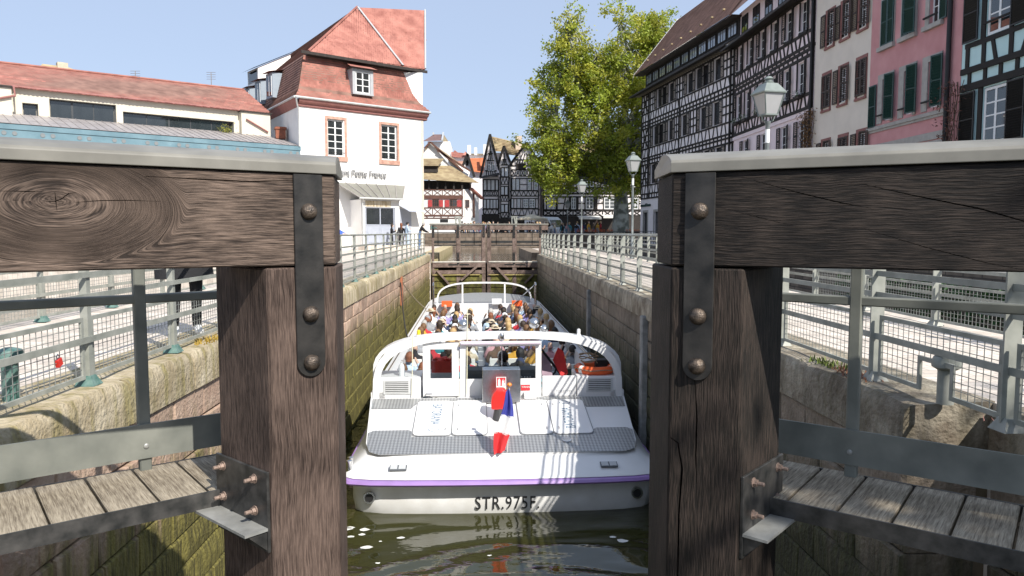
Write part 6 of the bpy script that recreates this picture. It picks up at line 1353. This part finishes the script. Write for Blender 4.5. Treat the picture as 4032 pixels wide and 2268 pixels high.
leafG=leaf_mat('spring_leaf',(.30,.36,.04)); leafY=leaf_mat('spring_leaf_yellow',(.42,.42,.055))
def tree(label,base,lobes,trunk_h,trunk_r,nleaf,seed,fork=None,ls=.2,tips_per=46):
    """lobes: (cx,cy,cz,rx,ry,rz) in local metres"""
    t=thing('plane_tree',label,'tree',base); r=random.Random(seed)
    tk=MB(bark); pts=[];rs=[]
    for k in range(9): f=k/8; pts.append((.15*math.sin(f*3),.1*math.sin(f*2),f*trunk_h)); rs.append(trunk_r*(1.25-.45*f if f>.08 else 1.5))
    tk.tube(pts,rs,12); tk.build('trunk',t,smooth=True); top=Vector(pts[-1]); tips=[]
    for L in lobes:
        c=Vector(L[:3]); rx,ry,rz=L[3:]
        nl=tips_per
        main=[top,top.lerp(c,.35)+Vector((r.gauss(0,.5),r.gauss(0,.4),.2)),c+Vector((0,0,-rz*.25)),c+Vector((r.gauss(0,.6),r.gauss(0,.6),rz*.7))]
        sp=[]
        for i in range(3):
            for k in range(4): sp.append(main[i].lerp(main[i+1],k/4))
        sp.append(main[-1])
        lb_=MB(bark); lb_.tube(sp,[trunk_r*.62*(1-.9*i/len(sp))+.03 for i in range(len(sp))],7)
        for k in range(nl):
            a=r.uniform(0,2*math.pi); z=r.uniform(-1,1); q=r.random()**.38; s=math.sqrt(1-z*z); p=c+Vector((rx*q*s*math.cos(a),ry*q*s*math.sin(a),rz*q*z)); j=sp[min(len(sp)-1,max(3,int((p.z-top.z)/(2*rz+3)*len(sp))+r.randint(0,2)))]
            mid=j.lerp(p,.55)+Vector((r.gauss(0,.3),r.gauss(0,.3),r.gauss(.15,.3))); lb_.tube([j,mid,p],[.07,.04,.015],5,cap=False); tips.append(p)
            for _ in range(2):
                e=p+Vector((r.gauss(0,.7),r.gauss(0,.7),r.gauss(.2,.6))); lb_.tube([mid.lerp(p,.6),e],[.04,.012],4,cap=False); tips.append(e)
        lb_.build('limb',t,smooth=True)
    per=nleaf//len(tips); m=MB(leafG); m.mats.append(leafY)
    for p in tips:
        lm=leafG if r.random()<.6 else leafY; sc=r.uniform(.55,1.0)
        for k in range(int(per*r.uniform(.6,1.4))):
            q=p+Vector((r.gauss(0,.42*sc),r.gauss(0,.42*sc),r.gauss(0,.36*sc)-.1)); a=Vector((r.gauss(0,1),r.gauss(0,1),r.gauss(0,.7))).normalized(); b=a.cross(Vector((r.gauss(0,1),r.gauss(0,1),r.gauss(0,1)))).normalized(); s=ls*r.uniform(.6,1.15)
            m.add([q-a*s*.5,q+b*s*.32,q+a*s*.55,q-b*s*.32],[(0,1,2,3)],lm)
    stuff(m.build('crown',t,fix=False))
    return t
tx=(1560-1206.9)/_f*74
tree('tall plane tree with fresh yellow-green leaves and pale trunk on the far quay',(tx,74,.4),[(-6.6,.3,11.8,2.9,3,6.2),(-4.9,-.5,17.8,2.0,2.4,4.6),(.3,.3,17.6,2.7,3.2,5.4),(1.6,.8,12.2,3.0,3.2,5.4),(-2.6,-.8,10.2,3.4,3,3.6),(-6.4,.2,7.2,2.4,2.6,2.6),(4.0,1.2,16.0,2.6,2.8,4.6),(-2.2,0,15.5,2.4,2.6,3.8),(3.6,1.5,20,1.6,1.8,2.6),(-1.2,0,6.6,2.6,2.4,2.2),(2.2,.5,6.9,1.5,2,2.2)],5.6,.75,100000,5,ls=.30,tips_per=50)
tree('smaller leafy treetop rising behind the roof of the black and white house',(25.0,88,.4),[(0,0,22,3.0,3,3.4),(2.5,0,20,2.6,3,3.5),(-2.5,0,20,2.6,2.6,3)],13,.5,7000,9,tips_per=26)
# ================================================================= FAR GATE
fx=lambda x:-2.73+.002885*x; fz=lambda y:2.347-.002885*y
oldW=wood_mat('old_gate_timber',(.06,.04,.032),(.30,.22,.185),'x',lo=.38,hi=.64); oldZ=wood_mat('old_gate_timber_post',(.06,.04,.032),(.30,.22,.185),'z',lo=.38,hi=.64)
mossW=M('mossy_timber',(.09,.07,.03),.9,.4,5,c2=(.20,.19,.04),bump=.4)
def leaf_gate(label,x0,x1,xm,xc0,xc1,xe0,xe1,tilt,braces):
    cx=(fx(x0)+fx(x1))/2; g=thing('lock_gate',label,'lock gate',(cx,38.4,0),tilt); l=lambda x:fx(x)-cx
    b=MB(oldW).box(l(x0),l(x1),0,.3,fz(388),fz(300)).build('top_beam',g); bevel(b.data,.015)
    c_=MB(capL).box(l(x0)-.03,l(x1)+.03,-.03,.33,fz(298),fz(272)).build('metal_cap',g); bevel(c_.data,.01)
    for a,bb in ((xm[0],xm[1]),(xc0,xc1),(xe0,xe1)): p=MB(oldZ).box(l(a),l(bb),.012,.29,-3.1,fz(392)).build('post',g); bevel(p.data,.015)
    for a,bb,z0,z1 in ((xm[0]+10,xm[0]+52,fz(525),fz(300)),(xm[0]+10,xm[0]+52,fz(1000),fz(790)),((xc0+xc1)//2-20,(xc0+xc1)//2+20,fz(520),fz(305)),(xe0+5,xe0+45,fz(520),fz(300))):
        s=MB(strapM).box(l(a),l(bb),-.012,.002,z0,z1).build('strap_plate',g)
        for t in (.12,.5,.88): MB(boltM).lathe([(.025,0),(.02,.015),(.006,.02)],8,X=Matrix.Translation((l((a+bb)/2),-.012,z0+(z1-z0)*t))@Matrix.Rotation(R(90),4,'X')).build('bolt_head',s)
    lb_=MB(oldW).box(l(x0)+.1,l(x1)-.02,-.005,.30,fz(1060),fz(968)).build('lower_beam',g); bevel(lb_.data,.015)
    MB(M('pale_sill_strip',(.60,.57,.50),.7,.15,6)).box(l(x0)+.1,l(x1)-.02,-.02,.2,fz(966),fz(948)).build('sill_strip',g)
    for a in (x0+320,x0+520): MB(strapM).box(l(a),l(a)+.5,-.016,-.006,fz(1020),fz(995)).build('strap_plate',g)
    for k in range(6): MB(mossW).box(l(x0)+.1,l(x1)-.02,.02,.26,-1.1-k*.34-.30,-1.1-k*.34).build('lower_plank',g)
    MB(oldW).box(l(x0)+.1,l(x1)-.02,.0,.28,fz(1172),fz(1110)).build('middle_beam',g)
    MB(M('yellow_rail',(.35,.28,.10),.7,.2,6)).tube([(l(x0)+.1,-.06,fz(1192)),(l(x1)-.3,-.06,fz(1192))],.03,6).build('guide_rail',g)
    for (a,ya,bb,yb) in braces: MB(oldZ).bar((l(a),-.06,fz(ya)),(l(bb),-.06,fz(yb)),.10,.24,up=(0,1,0)).build('brace',g)
    # upstream walkway: kick plates, thin rails
    MB(greypaint).box(l(x0)+.15,l(x1)-.05,.75,.77,fz(622),fz(588)).build('kick_plate',g); MB(black).box(l(x0)+.15,l(x1)-.05,.72,.76,fz(438),fz(424)).build('guard_rail',g); MB(black).box(l(x0)+.15,l(x1)-.05,.25,.8,fz(672),fz(655)).build('walkway',g)
    for k in range(3): a=x0+150+k*330; MB(black).box(l(a)-.02,l(a)+.02,.74,.78,fz(660),fz(300)).build('stanchion',g)
    # sluice gear on the cap
    m=MB(railsteel); a=l((xm[0]+xm[1])/2); m.box(a-.16,a-.08,.1,.2,fz(270),fz(150)); m.box(a+.06,a+.14,.1,.2,fz(270),fz(150)); m.bar((a+.1,.02,fz(330)),(a-.02,.02,fz(150)),.06,.06); m.box(a-.18,a+.16,.08,.22,fz(150),fz(138)); m.build('sluice_gear',g)
    return g
leaf_gate('closed far lock gate of old timber, left leaf with teal graffiti',62,1055,(525,600),985,1053,90,130,R(6),[(885,1045,600,1290),(180,1110,400,1370)])
leaf_gate('closed far lock gate of old timber, right leaf beside the shaded wall',1068,2170,(1530,1605),1072,1140,2010,2060,R(-6),[(1240,1045,1460,1290),(1910,1180,1760,1340)])
tg=M('teal_spray',(.10,.38,.36),.7,.2,5)
gl_=[o for o in bpy.data.objects if o.get('label','').startswith('closed far lock gate of old timber, left')][0]
gx=lambda x:fx(x)-(fx(62)+fx(1055))/2
MB(tg).tube([(gx(75),-.012,fz(375)),(gx(85),-.012,fz(310)),(gx(95),-.012,fz(360)),(gx(110),-.012,fz(320)),(gx(118),-.012,fz(370)),(gx(135),-.012,fz(325)),(gx(140),-.012,fz(365)),(gx(160),-.012,fz(335)),(gx(180),-.012,fz(360))],.012,4).build('graffiti_tag',gl_)
# wing walls of the basin beyond the far gate
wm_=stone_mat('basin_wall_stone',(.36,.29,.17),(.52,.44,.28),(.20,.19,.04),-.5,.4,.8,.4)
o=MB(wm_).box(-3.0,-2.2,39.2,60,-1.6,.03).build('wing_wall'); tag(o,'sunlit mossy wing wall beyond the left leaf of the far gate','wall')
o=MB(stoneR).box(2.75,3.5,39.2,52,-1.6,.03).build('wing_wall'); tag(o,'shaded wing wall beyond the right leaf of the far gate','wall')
# ================================================================= LAMPS, STREET RAIL, VAN, PARASOL
lampG=M('lamp_grey_paint',(.17,.20,.185),.4,.1,5,c2=(.23,.26,.24)); lampglass=M('frosted_lamp_glass',(.36,.36,.36),.25,.05,4); postM=M('lamp_post_paint',(.10,.12,.12),.5,.3,3,c2=(.30,.33,.33))
def street_lamp(label,x,y,z,h=4.35,k=1):
    t=thing('street_lamp',label,'street lamp',(x,y,z),R(12),'lantern street lamps'); zl=h-.95
    MB(postM).lathe([(.10,0),(.10,.25),(.07,.3),(.06,.9),(.05,1.0),(.045,zl-.05),(.06,zl-.03),(.06,zl+.03)],12).build('post',t,smooth=True)
    st_=MB(paint_white).lathe([(.0475,0),(.0475,.28)],12,(0,0,zl-.42)).build('sticker',t)
    br_=MB(lampG)
    for s in (-1,1): br_.tube([(0,0,zl),(s*.12,0,zl+.05),(s*.15,0,zl+.16)],.018,6)
    br_.build('bracket',t,smooth=True)
    def fr(z0,w0,z1,w1): return [(-w0,-w0,z0),(w0,-w0,z0),(w0,w0,z0),(-w0,w0,z0),(-w1,-w1,z1),(w1,-w1,z1),(w1,w1,z1),(-w1,w1,z1)]
    F=[(0,3,2,1),(4,5,6,7),(0,1,5,4),(1,2,6,5),(2,3,7,6),(3,0,4,7)]
    gl=MB(lampglass).add(fr(zl+.17,.135,zl+.58,.225),F).build('lantern_glass',t)
    fm_=MB(lampG)
    for sx in(-1,1):
        for sy in(-1,1): fm_.bar((sx*.137,sy*.137,zl+.16),(sx*.229,sy*.229,zl+.59),.024,.024)
    fm_.add(fr(zl+.14,.15,zl+.17,.15),F); fm_.build('lantern_frame',t)
    MB(lampG).add(fr(zl+.585,.26,zl+.61,.265),F).add(fr(zl+.611,.26,zl+.80,.13),F).build('lantern_roof',t)
    MB(lampG).lathe([(.10,zl+.80),(.11,zl+.83),(.07,zl+.85),(.07,zl+.88),(.10,zl+.90),(.05,zl+.95)],14).build('lantern_cap',t,smooth=True)
street_lamp('nearest lantern street lamp, in front of the brown timbered house',6.05,15.5,0)
street_lamp('second lantern street lamp, left of the black and white corner house',6.42,31.0,0,4.45)
street_lamp('third and smallest lantern street lamp, in front of the long timbered house',6.35,46.1,0,4.4)
street_lamp('tiny dark lantern street lamp on the far quay beside the white van',8.9,75.0,.4,4.0)
MB(black)
railing('black railing along the street above the dark side channel',[8+2.6*i for i in range(25)],lambda y:12.15,-1,blade=False,wires=False,z=.14,mat=M('black_rail_paint',(.02,.024,.028),.5,.2,6))
railing('black railing on the quay wall across the basin',[0],lambda y:0,1) if False else None
vn=thing('white_van','white panel van parked on the far quay before the timbered houses','van',(7.2,79.0,.4),R(-52))
body=[(-2.6,.35),(2.35,.35),(2.5,.6),(2.45,1.05),(1.75,1.25),(1.15,2.05),(.7,2.35),(-2.5,2.35),(-2.62,2.2)]
o=MB(M('van_white',(.74,.76,.80),.3,.03,3)).prism(body,-.95,.95).build('van_body',vn); bevel(o.data,.06,2)
o=MB(glass).add([(1.2,-.965,1.3),(1.7,-.965,1.3),(1.2,-.965,1.9),(.75,-.965,1.95),(.75,-.965,1.3)],[(0,1,2,3,4)]).build('side_window',vn,fix=False); MB(glass).add([(1.79,-.8,1.28),(1.79,.8,1.28),(1.22,.8,2.02),(1.22,-.8,2.02)],[(0,1,2,3)]).build('windscreen',vn,fix=False)
for x in (-1.6,1.55):
    for y in (-.96,.76): MB(black).lathe([(.34,0),(.36,.03),(.36,.19),(.34,.22)],16,X=Matrix.Translation((x,y+.2,.36))@Matrix.Rotation(R(90),4,'X')).build('wheel',vn)
ps=thing('market_parasol','cream market parasol over the crowd behind the far gate','parasol',(5.4,77.5,.4))
MB(M('cream_canvas',(.66,.58,.44),.85,.06,5)).lathe([(1.7,2.0),(1.7,2.15),(.9,2.4),(.1,2.6)],8).build('canopy',ps); MB(darkwood).tube([(0,0,0),(0,0,2.9)],.04,6).build('pole',ps)
rr=random.Random(17)
for k in range(9):
    t=thing('cafe_table','small dark cafe table below the awnings on the far quay, %s from the left'%ordinal(k),'table',(9.6+rr.uniform(-.4,.4)+k*.62,75.5+rr.uniform(-1.2,2.5),.4),rr.uniform(0,3),'cafe tables on the far quay'); MB(darkwood).lathe([(.4,.72),(.4,.75)],12).build('table_top',t); MB(black).lathe([(.25,0),(.05,.04),(.04,.72)],8).build('table_base',t)
pb=random.Random(9)
for k in range(7):
    fb_=thing('flower_box','orange flower box on the far quay railing, %s from the tree trunk'%ordinal(k),'flower box',(9.8+k*.75 if k<5 else 14.6+(k-5)*.8,72.4,1.0)); MB(darkwood).box(-.3,.3,-.1,.1,0,.16).build('planter',fb_)
    m=MB(M('orange_blossom',(.55,.12,.04),.8,.25,8))
    for j in range(90):
        c=Vector((pb.uniform(-.3,.3),pb.gauss(0,.1),pb.uniform(.12,.4))); a=Vector((pb.gauss(0,1),pb.gauss(0,1),pb.gauss(0,1))).normalized()*.09; b=Vector((pb.gauss(0,1),pb.gauss(0,1),pb.gauss(0,1))).normalized()*.07; m.add([c,c+a,c+b],[(0,1,2)])
    stuff(m.build('blossom',fb_,fix=False))
# foam on the lock water, ivy and trellis across the side channel, weeds on the coping
fo=MB(M('foam_white',(.70,.70,.66),.8,.05,6)); fr_=random.Random(6)
for k in range(46):
    x=-2.1+abs(fr_.gauss(0,.35)) if k<40 else fr_.uniform(-1.5,2.3); y=fr_.uniform(6.6,10.0) if k<36 else fr_.uniform(8,10); rx=fr_.uniform(.015,.07); n=8
    fo.add([(x+rx*math.cos(2*math.pi*j/n)*fr_.uniform(.7,1.3)*1.4,y+rx*math.sin(2*math.pi*j/n)*fr_.uniform(.6,1.2),ZW+.006) for j in range(n)],[tuple(range(n))])
o=fo.build('foam'); tag(o,'scattered white foam flecks on the lock water left of the stern','foam'); stuff(o)
fo=MB(MATS['foam_white'])
for k in range(260):
    x=fr_.uniform(-17,-9); y=fr_.gauss(9+(-x-9)*.55,1.6); rx=fr_.uniform(.1,.5); n=7; fo.add([(x+rx*math.cos(2*math.pi*j/n)*fr_.uniform(.7,1.3),y+rx*math.sin(2*math.pi*j/n)*fr_.uniform(.6,1.2)*1.5,-1.985+.0004*(k%20)) for j in range(n)],[tuple(range(n))])
o=fo.build('weir_foam'); tag(o,'white foam of the weir on the river beyond the left walkway','foam'); stuff(o)
vm=MB(M('ivy_leaf',(.03,.085,.02),.7,.4,3))
for k in range(3500):
    y=fr_.uniform(4,24); z=-.2-abs(fr_.gauss(0,.7)); p=Vector((11.95-fr_.random()*.2,y,z)); a=Vector((fr_.uniform(-1,-.1),fr_.uniform(-1,1),fr_.uniform(-1,1))).normalized()*.16; b=Vector((fr_.uniform(-1,1),fr_.uniform(-1,1),fr_.uniform(-1,1))).normalized()*.12; vm.add([p,p+a,p+b],[(0,1,2)])
o=vm.build('ivy',fix=False); tag(o,'dark green ivy hanging on the river wall across the side channel','ivy'); stuff(o)
def weed(label,x,y,col):
    m=MB(M('weed_'+label[:6],col,.8,.3,10)); r=random.Random(int(y*100))
    for k in range(110):
        p=Vector((r.gauss(0,.05),r.gauss(0,.14),0)); a=Vector((r.gauss(0,.5),r.gauss(0,.5),1)).normalized()*r.uniform(.02,.07); b=Vector((r.gauss(0,1),r.gauss(0,1),0)).normalized()*.010; m.add([p-b,p+b,p+a],[(0,1,2)])
    o=m.build('weed',fix=False); o.location=(x,y,.0); tag(o,label,'weed'); stuff(o)
weed('reddish weed tuft on the right coping by the second railing post',2.88,5.55,(.22,.10,.06)); weed('green weed tuft on the right coping between two railing posts',2.9,6.0,(.12,.16,.03)); weed('ochre moss tuft on the left coping near the sunlit gate',-2.78,7.6,(.30,.20,.03)); weed('pink-flowered weed tuft at the foot of the nearest right railing post',3.05,3.8,(.30,.14,.12))

# ================================================================= UNSEEN TREE ADDED BEHIND THE VIEWER, shading the right-hand gate in patches
tree('unseen young leafy tree added behind the viewer to shade the right gate',(8.5,-4.7,0),[(-1.0,.6,6.9,1.1,1.2,.8),(.1,.1,7.6,1.1,1.1,.9),(-1.5,1.3,6.3,.9,.9,.6)],4.2,.14,4200,15,ls=.2,tips_per=16)
